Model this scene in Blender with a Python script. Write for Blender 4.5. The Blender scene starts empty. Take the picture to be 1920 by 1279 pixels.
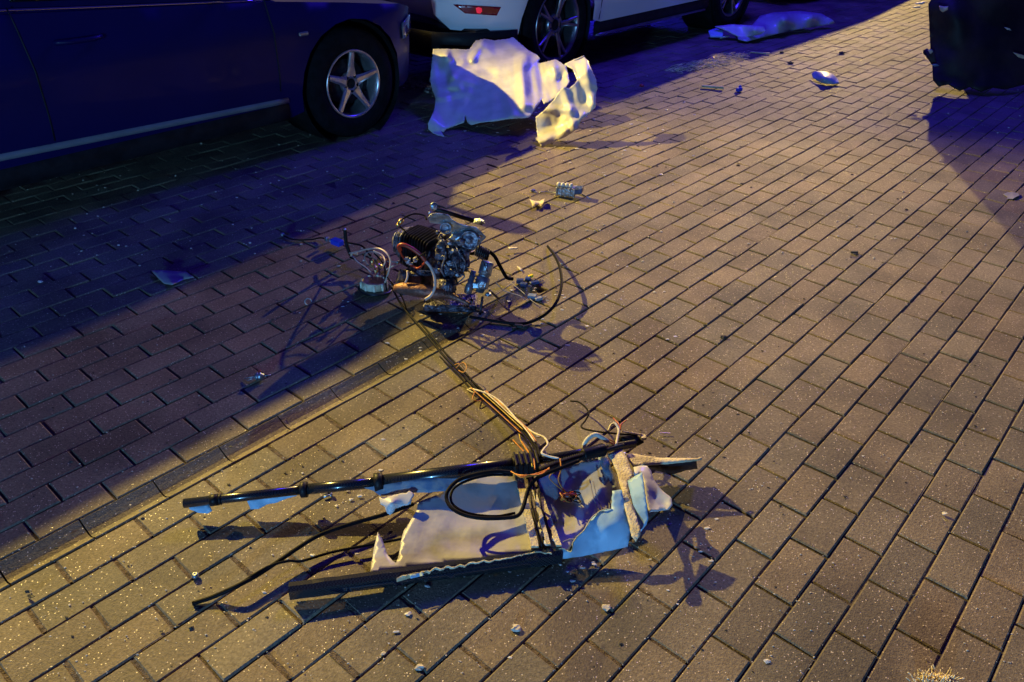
import bpy, bmesh, math, random
import numpy as np
from mathutils import Vector, Matrix, noise
from mathutils.geometry import delaunay_2d_cdt

random.seed(7)
sc = bpy.context.scene
COL = sc.collection

# ------------------------------------------------------------------ camera
CAM_H = 1.4893
FPX = 1465.0
RIGHT = Vector((0.99988537, 0.00806737, 0.01281274))
DOWN = Vector((0.01514095, -0.53275618, -0.84613332))
FWD = Vector((0.0, 0.84623033, -0.53281726))
cd = bpy.data.cameras.new('camera')
cam = bpy.data.objects.new('camera', cd)
COL.objects.link(cam)
cd.sensor_width = 36.0
cd.lens = FPX / 1920 * 36.0
cd.clip_start = 0.05
cd.clip_end = 500
m = Matrix((RIGHT, -DOWN, -FWD)).transposed().to_4x4()
m.translation = Vector((0, 0, CAM_H))
cam.matrix_world = m
sc.camera = cam

# ------------------------------------------------------------------ world and lamps (night street)
w = bpy.data.worlds.new('World')
sc.world = w
w.use_nodes = True
bg = w.node_tree.nodes['Background']
bg.inputs['Color'].default_value = (0.075, 0.060, 1.0, 1)
bg.inputs['Strength'].default_value = 0.10


def lamp(name, loc, energy, color, size):
    l = bpy.data.lights.new(name, 'POINT')
    l.energy = energy
    l.color = color
    l.shadow_soft_size = size
    o = bpy.data.objects.new(name, l)
    o.location = loc
    COL.objects.link(o)
    return o


ll = bpy.data.lights.new('street_lamp_light_left', 'SPOT')
ll.energy = 4900
ll.color = (1.0, 0.72, 0.16)
ll.shadow_soft_size = 0.05
ll.spot_size = math.radians(61)
ll.spot_blend = 0.42
lo_ = bpy.data.objects.new('street_lamp_light_left', ll)
lo_.location = (-4.95, 6.4, 3.96)
lo_.rotation_euler = (Vector((-0.6, 2.2, 0)) - Vector(lo_.location)).to_track_quat('-Z', 'Y').to_euler()
COL.objects.link(lo_)
lamp('street_lamp_light_far', (8.0, 20.8, 5.8), 9000, (1.0, 0.69, 0.20), 0.10)
lamp('beacon_light_behind', (-2.0, -5.0, 1.1), 1350, (0.18, 0.52, 1.0), 0.12)
lamp('blue_fill_overhead', (2.2, 8.0, 4.8), 900, (0.045, 0.02, 1.0), 0.7)  # added overhead blue fill that tints the shade, no lamp seen there
lamp('beacon_light_low', (1.5, 14.5, 1.3), 700, (0.03, 0.02, 1.0), 0.15)

sc.view_settings.view_transform = 'Standard'
sc.view_settings.look = 'None'
sc.view_settings.exposure = 0.0
sc.view_settings.gamma = 1.0

# ------------------------------------------------------------------ measuring helpers


def ray(px, py):
    a = (px - 960) / FPX
    b = (py - 639.5) / FPX
    return RIGHT * a + DOWN * b + FWD


def G(px, py, h=0.0):
    d = ray(px, py)
    t = (h - CAM_H) / d.z
    return Vector((d.x * t, d.y * t, h))


def WY(px, py, Y):
    d = ray(px, py)
    t = Y / d.y
    return Vector((d.x * t, Y, CAM_H + d.z * t))


UA = Vector((0.66152, 0.74993, 0))     # along the paving courses and the parked cars
NA = Vector((0.74993, -0.66152, 0))    # across them
UP = Vector((0, 0, 1))

# ------------------------------------------------------------------ materials


def mat(name, col, rough=0.5, metal=0.0, var=0.0, vscale=8.0, bump=0.0, bscale=60.0, coat=0.0, spec=0.5,
        col2=None, detail=4.0, emit=None, trans=0.0, lo=0.4, hi=0.6):
    mm = bpy.data.materials.new(name)
    mm.use_nodes = True
    nt = mm.node_tree
    b = nt.nodes['Principled BSDF']
    b.inputs['Roughness'].default_value = rough
    b.inputs['Metallic'].default_value = metal
    b.inputs['Coat Weight'].default_value = coat
    b.inputs['Coat Roughness'].default_value = 0.06
    b.inputs['Specular IOR Level'].default_value = spec
    b.inputs['Transmission Weight'].default_value = trans
    tc = nt.nodes.new('ShaderNodeTexCoord')
    n1 = nt.nodes.new('ShaderNodeTexNoise')
    n1.inputs['Scale'].default_value = vscale
    n1.inputs['Detail'].default_value = detail
    nt.links.new(tc.outputs['Object'], n1.inputs['Vector'])
    cr = nt.nodes.new('ShaderNodeValToRGB')
    c = Vector(col)
    if col2 is None:
        a = c * (1 - var)
        d = c * (1 + var)
    else:
        a, d = c, Vector(col2)
    cr.color_ramp.elements[0].position = lo
    cr.color_ramp.elements[1].position = hi
    cr.color_ramp.elements[0].color = (*a, 1)
    cr.color_ramp.elements[1].color = (*d, 1)
    nt.links.new(n1.outputs['Fac'], cr.inputs['Fac'])
    nt.links.new(cr.outputs['Color'], b.inputs['Base Color'])
    if bump:
        n2 = nt.nodes.new('ShaderNodeTexNoise')
        n2.inputs['Scale'].default_value = bscale
        n2.inputs['Detail'].default_value = 5
        nt.links.new(tc.outputs['Object'], n2.inputs['Vector'])
        bp = nt.nodes.new('ShaderNodeBump')
        bp.inputs['Strength'].default_value = bump
        bp.inputs['Distance'].default_value = 0.01
        nt.links.new(n2.outputs['Fac'], bp.inputs['Height'])
        nt.links.new(bp.outputs['Normal'], b.inputs['Normal'])
    if emit:
        b.inputs['Emission Color'].default_value = (*emit[0], 1)
        b.inputs['Emission Strength'].default_value = emit[1]
    return mm


def paver_material():
    mm = bpy.data.materials.new('paver_concrete')
    mm.use_nodes = True
    nt = mm.node_tree
    N = nt.nodes.new
    L = nt.links.new
    b = nt.nodes['Principled BSDF']
    tc = N('ShaderNodeTexCoord')
    at = N('ShaderNodeAttribute')
    at.attribute_name = 'tint'
    # exposed aggregate grains
    vo = N('ShaderNodeTexVoronoi')
    vo.inputs['Scale'].default_value = 260
    L(tc.outputs['Object'], vo.inputs['Vector'])
    n1 = N('ShaderNodeTexNoise')
    n1.inputs['Scale'].default_value = 130
    n1.inputs['Detail'].default_value = 6
    n1.inputs['Roughness'].default_value = 0.7
    L(tc.outputs['Object'], n1.inputs['Vector'])
    n2 = N('ShaderNodeTexNoise')
    n2.inputs['Scale'].default_value = 3.2
    n2.inputs['Detail'].default_value = 5
    L(tc.outputs['Object'], n2.inputs['Vector'])
    r1 = N('ShaderNodeValToRGB')
    r1.color_ramp.elements[0].position = 0.30
    r1.color_ramp.elements[0].color = (0.095, 0.078, 0.056, 1)
    r1.color_ramp.elements[1].position = 0.72
    r1.color_ramp.elements[1].color = (0.30, 0.262, 0.175, 1)
    L(n1.outputs['Fac'], r1.inputs['Fac'])
    # per-paver tint
    m1 = N('ShaderNodeMix')
    m1.data_type = 'RGBA'
    m1.blend_type = 'MULTIPLY'
    m1.inputs['Factor'].default_value = 1
    L(r1.outputs['Color'], m1.inputs['A'])
    L(at.outputs['Color'], m1.inputs['B'])
    # broad dirt
    r2 = N('ShaderNodeValToRGB')
    r2.color_ramp.elements[0].position = 0.36
    r2.color_ramp.elements[0].color = (0.56, 0.55, 0.54, 1)
    r2.color_ramp.elements[1].position = 0.62
    r2.color_ramp.elements[1].color = (1.05, 1.02, 1.0, 1)
    L(n2.outputs['Fac'], r2.inputs['Fac'])
    m2 = N('ShaderNodeMix')
    m2.data_type = 'RGBA'
    m2.blend_type = 'MULTIPLY'
    m2.inputs['Factor'].default_value = 1
    L(m1.outputs['Result'], m2.inputs['A'])
    L(r2.outputs['Color'], m2.inputs['B'])
    # light quartz grains
    wn = N('ShaderNodeTexWhiteNoise')
    L(vo.outputs['Position'], wn.inputs['Vector'])
    gt = N('ShaderNodeMath')
    gt.operation = 'GREATER_THAN'
    gt.inputs[1].default_value = 0.955
    L(wn.outputs['Value'], gt.inputs[0])
    sm = N('ShaderNodeMath')
    sm.operation = 'LESS_THAN'
    sm.inputs[1].default_value = 0.42
    L(vo.outputs['Distance'], sm.inputs[0])
    gm = N('ShaderNodeMath')
    gm.operation = 'MULTIPLY'
    L(gt.outputs[0], gm.inputs[0])
    L(sm.outputs[0], gm.inputs[1])
    m3 = N('ShaderNodeMix')
    m3.data_type = 'RGBA'
    L(gm.outputs[0], m3.inputs['Factor'])
    L(m2.outputs['Result'], m3.inputs['A'])
    m3.inputs['B'].default_value = (0.66, 0.56, 0.42, 1)
    L(m3.outputs['Result'], b.inputs['Base Color'])
    # grains glint: lower roughness on grains
    rr = N('ShaderNodeMapRange')
    L(gm.outputs[0], rr.inputs['Value'])
    rr.inputs['To Min'].default_value = 0.72
    rr.inputs['To Max'].default_value = 0.25
    L(rr.outputs['Result'], b.inputs['Roughness'])
    bp = N('ShaderNodeBump')
    bp.inputs['Strength'].default_value = 0.55
    bp.inputs['Distance'].default_value = 0.0025
    L(n1.outputs['Fac'], bp.inputs['Height'])
    bp2 = N('ShaderNodeBump')
    bp2.inputs['Strength'].default_value = 0.35
    bp2.inputs['Distance'].default_value = 0.002
    L(vo.outputs['Distance'], bp2.inputs['Height'])
    L(bp.outputs['Normal'], bp2.inputs['Normal'])
    L(bp2.outputs['Normal'], b.inputs['Normal'])
    return mm


M_PAVER = paver_material()
M_SAND = mat('joint_sand', (0.070, 0.055, 0.040), 0.95, var=0.3, vscale=60, bump=0.6, bscale=200)
M_DARKPAINT = mat('dark_car_paint', (0.002, 0.002, 0.060), 0.5, coat=0.12, spec=0.25, var=0.1, vscale=2)  # blue in this base stands in for a veil of blue light
M_WHITEPAINT = mat('white_car_paint', (0.80, 0.80, 0.80), 0.35, coat=0.8, var=0.03, vscale=2)
M_GLASS = mat('dark_window_glass', (0.004, 0.004, 0.006), 0.05)
M_RUBBER = mat('rubber', (0.005, 0.005, 0.008), 0.85, spec=0.15, var=0.3, vscale=20, bump=0.3, bscale=120)
M_BLKPLASTIC = mat('black_plastic', (0.011, 0.011, 0.014), 0.5, spec=0.22, var=0.3, vscale=15, bump=0.15, bscale=80)
M_ALLOY = mat('alloy_rim', (0.62, 0.60, 0.62), 0.28, 0.85, var=0.12, vscale=20)
M_GREYALLOY = mat('grey_alloy_rim', (0.30, 0.30, 0.34), 0.3, 0.9, var=0.12, vscale=20)
M_CHROME = mat('chrome_trim', (0.8, 0.78, 0.8), 0.12, 1.0)
M_SILLTRIM = mat('grey_sill_trim', (0.16, 0.17, 0.19), 0.35, var=0.1, vscale=6)
M_REDLENS = mat('red_reflector', (0.13, 0.004, 0.012), 0.2, coat=0.5, emit=((1.0, 0.02, 0.06), 0.015))  # faint emission stands in for light thrown back by the reflector
M_REDGLINT = mat('red_glint', (0.8, 0.02, 0.04), 0.2, emit=((1.0, 0.03, 0.08), 0.5))  # glowing red painted in as the reflector's bright glint
M_LENS = mat('clear_lamp_lens', (0.25, 0.26, 0.30), 0.1, 0.6)
M_WHITESHEET = mat('white_laminate', (0.62, 0.61, 0.60), 0.42, coat=0.15, col2=(0.76, 0.75, 0.74), vscale=9, bump=0.08, bscale=40)
def translucent(mm, amount, col):
    nt = mm.node_tree
    b = nt.nodes['Principled BSDF']
    out = nt.nodes['Material Output']
    t = nt.nodes.new('ShaderNodeBsdfTranslucent')
    t.inputs['Color'].default_value = (*col, 1)
    mx = nt.nodes.new('ShaderNodeMixShader')
    mx.inputs['Fac'].default_value = amount
    nt.links.new(b.outputs[0], mx.inputs[1])
    nt.links.new(t.outputs[0], mx.inputs[2])
    nt.links.new(mx.outputs[0], out.inputs['Surface'])


translucent(M_WHITESHEET, 0.18, (0.80, 0.77, 0.70))
M_SKININ = mat('grey_inner_skin', (0.27, 0.26, 0.27), 0.42, col2=(0.46, 0.45, 0.46), vscale=11, lo=0.33, hi=0.55, bump=0.12, bscale=60)
M_CREAM = mat('cream_foam_edge', (0.70, 0.62, 0.42), 0.75, col2=(0.52, 0.44, 0.26), vscale=30, bump=0.5, bscale=160)
M_BLUELITSKIN = mat('blue_light_tint', (0.22, 0.38, 0.52), 0.5, col2=(0.32, 0.52, 0.68), vscale=22, lo=0.32, hi=0.5, bump=0.05, bscale=60)  # blue light falling on the skins is put into this base colour
M_BLUEDIRTY = mat('worn_blue_paint', (0.13, 0.20, 0.32), 0.55, col2=(0.30, 0.31, 0.34), vscale=40, bump=0.2, bscale=120)


def carbon_material():
    mm = mat('carbon_tube', (0.010, 0.012, 0.016), 0.25, coat=0.5)
    nt = mm.node_tree
    b = nt.nodes['Principled BSDF']
    ch = nt.nodes.new('ShaderNodeTexChecker')
    ch.inputs['Scale'].default_value = 260
    ch.inputs['Color1'].default_value = (0.008, 0.009, 0.012, 1)
    ch.inputs['Color2'].default_value = (0.022, 0.025, 0.030, 1)
    tc = [n for n in nt.nodes if n.type == 'TEX_COORD'][0]
    nt.links.new(tc.outputs['Object'], ch.inputs['Vector'])
    nt.links.new(ch.outputs['Color'], b.inputs['Base Color'])
    return mm


M_CARBON = carbon_material()
M_CAST = mat('cast_aluminium', (0.06, 0.06, 0.08), 0.48, 0.85, col2=(0.40, 0.40, 0.46), vscale=45, bump=0.5, bscale=110)
M_CASTDARK = mat('oily_dark_alloy', (0.025, 0.022, 0.035), 0.42, 0.7, col2=(0.14, 0.13, 0.17), vscale=35, bump=0.6, bscale=120)
M_FIN = mat('fin_metal', (0.05, 0.05, 0.06), 0.4, 0.8, var=0.3, vscale=30)
M_SILVER = mat('bright_metal', (0.42, 0.47, 0.52), 0.36, 0.85, col2=(0.22, 0.26, 0.30), vscale=40, bump=0.35, bscale=90)
M_BRASS = mat('brass', (0.75, 0.55, 0.22), 0.3, 0.9, var=0.2, vscale=40)
M_RUST = mat('brown_exhaust_metal', (0.16, 0.07, 0.05), 0.5, 0.5, col2=(0.26, 0.13, 0.10), vscale=25, bump=0.4, bscale=90)
M_RED = mat('red_hose', (0.42, 0.05, 0.02), 0.4, var=0.2, vscale=20)
M_PINK = mat('pale_tube', (0.62, 0.48, 0.40), 0.35, var=0.1, vscale=20)
M_ORANGE = mat('orange_wire', (0.62, 0.24, 0.03), 0.5, var=0.2, vscale=30)
M_YELLOW = mat('yellow_plastic', (0.80, 0.62, 0.03), 0.4, var=0.1)
M_YWIRE = mat('yellow_wire', (0.62, 0.45, 0.05), 0.5, var=0.2, vscale=30)
M_WWIRE = mat('off_white_wire', (0.66, 0.62, 0.52), 0.5, var=0.15, vscale=30)
M_GREYWIRE = mat('grey_wire', (0.22, 0.20, 0.20), 0.5, var=0.2, vscale=30)
M_BLKWIRE = mat('black_wire', (0.006, 0.006, 0.008), 0.55, spec=0.08, var=0.3, vscale=30)
M_BLUEPLASTIC = mat('blue_plastic', (0.02, 0.05, 0.55), 0.35, var=0.2)
M_NAVY = mat('navy_blue_connector', (0.03, 0.06, 0.16), 0.4, var=0.4, vscale=40, bump=0.3)
M_STONE = mat('pale_stone', (0.55, 0.50, 0.42), 0.8, var=0.2, vscale=60, bump=0.4)
M_GRAVEL = mat('gravel', (0.22, 0.19, 0.16), 0.85, var=0.5, vscale=40, bump=0.4)
M_STRAW = mat('dry_straw', (0.74, 0.64, 0.42), 0.7, var=0.3, vscale=30)
M_GREYPLASTIC = mat('grey_translucent_shard', (0.30, 0.30, 0.33), 0.3, var=0.1)
M_SILVERPANEL = mat('silver_car_panel', (0.40, 0.40, 0.44), 0.4, 0.0, var=0.1, coat=0.4)
M_DARKWRECK = mat('burnt_black_panel', (0.010, 0.007, 0.010), 0.6, col2=(0.045, 0.025, 0.025), vscale=3, bump=0.4, bscale=14, spec=0.3)  # also colours the sheet that stands for the spike's shadow
M_TAN = mat('tan_fragment', (0.60, 0.44, 0.28), 0.6, var=0.2, vscale=30)
M_REDCHIP = mat('red_plastic_chip', (0.45, 0.05, 0.03), 0.4, var=0.1)
M_DARKCHIP = mat('dark_chip', (0.03, 0.028, 0.025), 0.7, var=0.3)

# ------------------------------------------------------------------ object helpers


def tag(o, label, cat, group=None, kind=None):
    if kind:
        o['kind'] = kind
    if label:
        o['label'] = label
    if cat:
        o['category'] = cat
    if group:
        o['group'] = group
    return o


def thing(name, loc, label, cat, group=None):
    o = bpy.data.objects.new(name, None)
    o.empty_display_size = 0.05
    o.location = loc
    COL.objects.link(o)
    tag(o, label, cat, group)
    return o


class MB:
    def __init__(s):
        s.v = []
        s.f = []
        s.sm = []

    def add(s, vs, fs, smooth=True):
        k = len(s.v)
        s.v += [Vector(p) for p in vs]
        s.f += [tuple(i + k for i in f) for f in fs]
        s.sm += [smooth] * len(fs)
        return s

    def box(s, c, sx, sy, sz, ax=None, bev=0.0):
        """box centred on c with full sizes; ax = (X, Y, Z) unit axes"""
        X, Y, Z = ax if ax else (Vector((1, 0, 0)), Vector((0, 1, 0)), UP)
        c = Vector(c)
        b = bev if bev else min(sx, sy, sz) * 0.12
        bm = bmesh.new()
        bmesh.ops.create_cube(bm, size=1)
        for v in bm.verts:
            v.co = Vector((v.co.x * sx, v.co.y * sy, v.co.z * sz))
        bmesh.ops.bevel(bm, geom=bm.edges[:], offset=b, segments=1, affect='EDGES')
        vs = [c + X * v.co.x + Y * v.co.y + Z * v.co.z for v in bm.verts]
        fs = [tuple(v.index for v in f.verts) for f in bm.faces]
        bm.free()
        return s.add(vs, fs, False)

    def tube(s, pts, r, n=8, smooth=True, res=6, caps=True, corr=0.0):
        P = catmull(pts, res) if res > 1 and len(pts) > 2 else [Vector(p) for p in pts]
        if callable(r):
            R = [r(i / (len(P) - 1)) for i in range(len(P))]
        else:
            R = [r] * len(P)
        if corr:
            R = [q * (1 + (corr if i % 2 else -corr)) for i, q in enumerate(R)]
        t0 = (P[1] - P[0]).normalized()
        a = t0.orthogonal().normalized()
        vs = []
        for i, p in enumerate(P):
            t = (P[min(i + 1, len(P) - 1)] - P[max(i - 1, 0)])
            if t.length < 1e-9:
                t = t0
            t.normalize()
            a = (a - t * a.dot(t))
            a = a.normalized() if a.length > 1e-6 else t.orthogonal().normalized()
            b = t.cross(a)
            for k in range(n):
                an = 2 * math.pi * k / n
                vs.append(p + (a * math.cos(an) + b * math.sin(an)) * R[i])
        fs = []
        for i in range(len(P) - 1):
            for k in range(n):
                k2 = (k + 1) % n
                fs.append((i * n + k, i * n + k2, (i + 1) * n + k2, (i + 1) * n + k))
        if caps:
            fs.append(tuple(range(n))[::-1])
            fs.append(tuple((len(P) - 1) * n + k for k in range(n)))
        return s.add(vs, fs, smooth)

    def lathe(s, c, axis, prof, n=24, smooth=True, ref=None, arc=(0, 1)):
        """prof = [(along axis, radius)]"""
        ax = Vector(axis).normalized()
        a = (Vector(ref) - ax * Vector(ref).dot(ax)).normalized() if ref else ax.orthogonal().normalized()
        b = ax.cross(a)
        c = Vector(c)
        vs = []
        full = arc == (0, 1)
        m_ = n if full else n + 1
        for z, r in prof:
            for k in range(m_):
                an = 2 * math.pi * (arc[0] + (arc[1] - arc[0]) * k / n)
                vs.append(c + ax * z + (a * math.cos(an) + b * math.sin(an)) * max(r, 1e-5))
        fs = []
        for i in range(len(prof) - 1):
            for k in range(n):
                k2 = (k + 1) % m_
                fs.append((i * m_ + k, i * m_ + k2, (i + 1) * m_ + k2, (i + 1) * m_ + k))
        return s.add(vs, fs, smooth)

    def prism(s, poly, ext):
        """closed polygon (world points) extruded by the vector ext"""
        n = len(poly)
        poly = [Vector(p) for p in poly]
        vs = poly + [p + Vector(ext) for p in poly]
        fs = [tuple(range(n)), tuple(range(2 * n - 1, n - 1, -1))]
        for i in range(n):
            j = (i + 1) % n
            fs.append((j, i, i + n, j + n))
        return s.add(vs, fs, False)

    def blob(s, c, r, sc3=(1, 1, 1), sub=2, rough=0.25, seed=0, ax=None, smooth=False):
        bm = bmesh.new()
        bmesh.ops.create_icosphere(bm, subdivisions=sub, radius=1)
        X, Y, Z = ax if ax else (Vector((1, 0, 0)), Vector((0, 1, 0)), UP)
        vs = []
        for v in bm.verts:
            q = v.co * (1 + rough * noise.noise(v.co * 1.7 + Vector((seed * 3.1, seed * 1.7, 0))))
            vs.append(Vector(c) + X * q.x * r * sc3[0] + Y * q.y * r * sc3[1] + Z * q.z * r * sc3[2])
        fs = [tuple(v.index for v in f.verts) for f in bm.faces]
        bm.free()
        return s.add(vs, fs, smooth)

    def build(s, name, material, parent=None, label=None, solid=0.0, bevel=0.0, fixn=True):
        me = bpy.data.meshes.new(name)
        org = Vector(parent.matrix_basis.translation) if parent and parent.type == 'EMPTY' else Vector((0, 0, 0))
        pp = parent
        org = Vector((0, 0, 0))
        while pp:
            org += pp.location
            pp = pp.parent
        own = Vector((0, 0, 0))
        if parent is None:
            lo = Vector((min(v.x for v in s.v), min(v.y for v in s.v), min(v.z for v in s.v)))
            hi = Vector((max(v.x for v in s.v), max(v.y for v in s.v), max(v.z for v in s.v)))
            own = Vector(((lo.x + hi.x) / 2, (lo.y + hi.y) / 2, lo.z))
            org = own
        me.from_pydata([tuple(v - org) for v in s.v], [], s.f)
        me.polygons.foreach_set('use_smooth', s.sm)
        if fixn:
            bm = bmesh.new()
            bm.from_mesh(me)
            bmesh.ops.recalc_face_normals(bm, faces=bm.faces)
            bm.to_mesh(me)
            bm.free()
        me.materials.append(material)
        o = bpy.data.objects.new(name, me)
        o.location = own
        COL.objects.link(o)
        if parent:
            o.parent = parent
        if label:
            o['label'] = label
        if solid:
            md = o.modifiers.new('thickness', 'SOLIDIFY')
            md.thickness = solid
            md.offset = 0
        if bevel:
            md = o.modifiers.new('bevel', 'BEVEL')
            md.width = bevel
            md.segments = 2
            md.limit_method = 'ANGLE'
        return o


def catmull(pts, res):
    P = [Vector(p) for p in pts]
    P = [P[0] * 2 - P[1]] + P + [P[-1] * 2 - P[-2]]
    out = []
    for i in range(1, len(P) - 2):
        a, b, c, d = P[i - 1], P[i], P[i + 1], P[i + 2]
        for k in range(res):
            t = k / res
            out.append(0.5 * ((2 * b) + (c - a) * t + (2 * a - 5 * b + 4 * c - d) * t * t + (3 * b - 3 * c + d - a) * t ** 3))
    out.append(P[-2])
    return out


def wires(name, material, runs, parent, n=7, res=6, corr=0.0, label=None):
    """each run = (radius, [(px, py, height), ...])"""
    o = None
    for r, pts in runs:
        o = MB().tube([G(*p) for p in pts], r, n=n, res=res, corr=corr).build(name, material, parent, label)
    return o


def inside(poly, x, y):
    c = False
    j = len(poly) - 1
    for i in range(len(poly)):
        xi, yi = poly[i]
        xj, yj = poly[j]
        if (yi > y) != (yj > y) and x < (xj - xi) * (y - yi) / (yj - yi) + xi:
            c = not c
        j = i
    return c


def rbf(ctrl, smooth=0.0):
    A = np.array([[c[0], c[1]] for c in ctrl], float)
    z = np.array([c[2] for c in ctrl], float)
    sc_ = 100.0
    A = A / sc_
    n = len(A)
    D = np.linalg.norm(A[:, None] - A[None], axis=2)
    K = np.zeros((n + 3, n + 3))
    K[:n, :n] = D - smooth * np.eye(n)
    K[:n, n] = 1
    K[:n, n + 1:] = A
    K[n, :n] = 1
    K[n + 1:, :n] = A.T
    wv = np.linalg.lstsq(K, np.r_[z, 0, 0, 0], rcond=None)[0]

    def f(x, y):
        d = np.hypot(A[:, 0] - x / sc_, A[:, 1] - y / sc_)
        return float(d @ wv[:n] + wv[n] + wv[n + 1] * x / sc_ + wv[n + 2] * y / sc_)
    return f


def tin(ctrl):
    P2 = [Vector((c[0], c[1])) for c in ctrl]
    Z = [c[2] for c in ctrl]
    vs, es, fs, ov, *_ = delaunay_2d_cdt(P2, [], [], 0, 1e-6)
    zz = [Z[o[0]] for o in ov]
    fb = rbf(ctrl)

    def f(x, y):
        for a, b, c in fs:
            A, B, C = vs[a], vs[b], vs[c]
            d = (B.y - C.y) * (A.x - C.x) + (C.x - B.x) * (A.y - C.y)
            if abs(d) < 1e-9:
                continue
            u = ((B.y - C.y) * (x - C.x) + (C.x - B.x) * (y - C.y)) / d
            v = ((C.y - A.y) * (x - C.x) + (A.x - C.x) * (y - C.y)) / d
            if u > -1e-4 and v > -1e-4 and u + v < 1.0001:
                return u * zz[a] + v * zz[b] + (1 - u - v) * zz[c]
        return fb(x, y)
    return f


def tri_region(outline, step, holes=(), jag=0.0, seed=0, gstep=None):
    """triangulate a polygon (2D) densely; returns points, faces, n outline points"""
    rnd = random.Random(seed)

    def dens(poly):
        out = []
        for i in range(len(poly)):
            a, b = poly[i], poly[(i + 1) % len(poly)]
            L = math.hypot(b[0] - a[0], b[1] - a[1])
            k = max(1, int(round(L / step)))
            for j in range(k):
                t = j / k
                x = a[0] + (b[0] - a[0]) * t
                y = a[1] + (b[1] - a[1]) * t
                if j and jag:
                    x += rnd.uniform(-jag, jag)
                    y += rnd.uniform(-jag, jag)
                out.append((x, y))
        return out
    loops = [dens(outline)] + [dens(h) for h in holes]
    pts = []
    edges = []
    for lp in loops:
        k = len(pts)
        pts += lp
        edges += [(k + i, k + (i + 1) % len(lp)) for i in range(len(lp))]
    g = gstep or step
    xs = [p[0] for p in loops[0]]
    ys = [p[1] for p in loops[0]]
    y = min(ys) + g / 2
    row = 0
    bp = np.array(pts)
    while y < max(ys):
        x = min(xs) + (g / 2 if row % 2 else 0)
        while x < max(xs):
            if inside(loops[0], x, y) and not any(inside(h, x, y) for h in loops[1:]):
                if np.min(np.hypot(bp[:, 0] - x, bp[:, 1] - y)) > g * 0.45:
                    pts.append((x, y))
            x += g
        y += g * 0.87
        row += 1
    vs, es, fs, *_ = delaunay_2d_cdt([Vector(p) for p in pts], edges, [], 0, 1e-6)
    fo = []
    for f in fs:
        cx = sum(vs[i].x for i in f) / len(f)
        cy = sum(vs[i].y for i in f) / len(f)
        if inside(loops[0], cx, cy) and not any(inside(h, cx, cy) for h in loops[1:]):
            fo.append(tuple(f))
    return [(v.x, v.y) for v in vs], fo


def sheet(name, material, parent, outline, ctrl=(), mode='h', thick=0.002, step=6, holes=(), jag=0.0, rough=0.0,
          rscale=0.05, seed=1, label=None, gstep=None, facet=False, relax=0, ridge=0.0, creases=()):
    """torn sheet: outline [(px, py, value)]; value = height above ground ('h') or depth ('Y')"""
    full = [p for p in outline if len(p) > 2] + list(ctrl)
    f = tin(full) if facet else rbf(full)
    pts, fs = tri_region([(p[0], p[1]) for p in outline], step, holes, jag, seed, gstep)
    vs = []
    vals = [f(x, y) for x, y in pts]
    if relax:
        nb = [set() for _ in pts]
        for q in fs:
            for i in range(len(q)):
                nb[q[i]].add(q[i - 1])
                nb[q[i - 1]].add(q[i])
        for _ in range(relax):
            vals = [0.5 * v + 0.5 * sum(vals[j] for j in nb[i]) / len(nb[i]) if nb[i] else v for i, v in enumerate(vals)]
    for (x, y), val in zip(pts, vals):
        for (x0, y0, x1, y1, amp, wd) in creases:
            L2 = (x1 - x0) ** 2 + (y1 - y0) ** 2
            t = max(0.0, min(1.0, ((x - x0) * (x1 - x0) + (y - y0) * (y1 - y0)) / L2))
            dd = math.hypot(x - x0 - t * (x1 - x0), y - y0 - t * (y1 - y0))
            val += 0.62 * amp * max(0.0, 1 - dd / (wd * 1.25))
        if ridge:
            q1 = noise.noise(Vector((x * rscale, y * rscale * 1.4, seed)))
            q2 = noise.noise(Vector((x * rscale * 2.3 + 7, y * rscale * 1.2, seed + 3)))
            val += ridge * (abs(q1) + 0.45 * abs(q2) - 0.25)
        if rough:
            val += rough * noise.fractal(Vector((x * rscale, y * rscale, seed * 5.3)), 1.0, 2.0, 3)
        if mode == 'h':
            vs.append(G(x, y, max(val, 0.003)))
        else:
            q = WY(x, y, val)
            if q.z < 0.003:
                q = G(x, y, 0.003)
            vs.append(q)
    mb = MB().add(vs, fs, True)
    return mb.build(name, material, parent, label, solid=thick)


# ------------------------------------------------------------------ ground and paving
PU0 = Vector((0.723, 1.438, 0))


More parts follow.
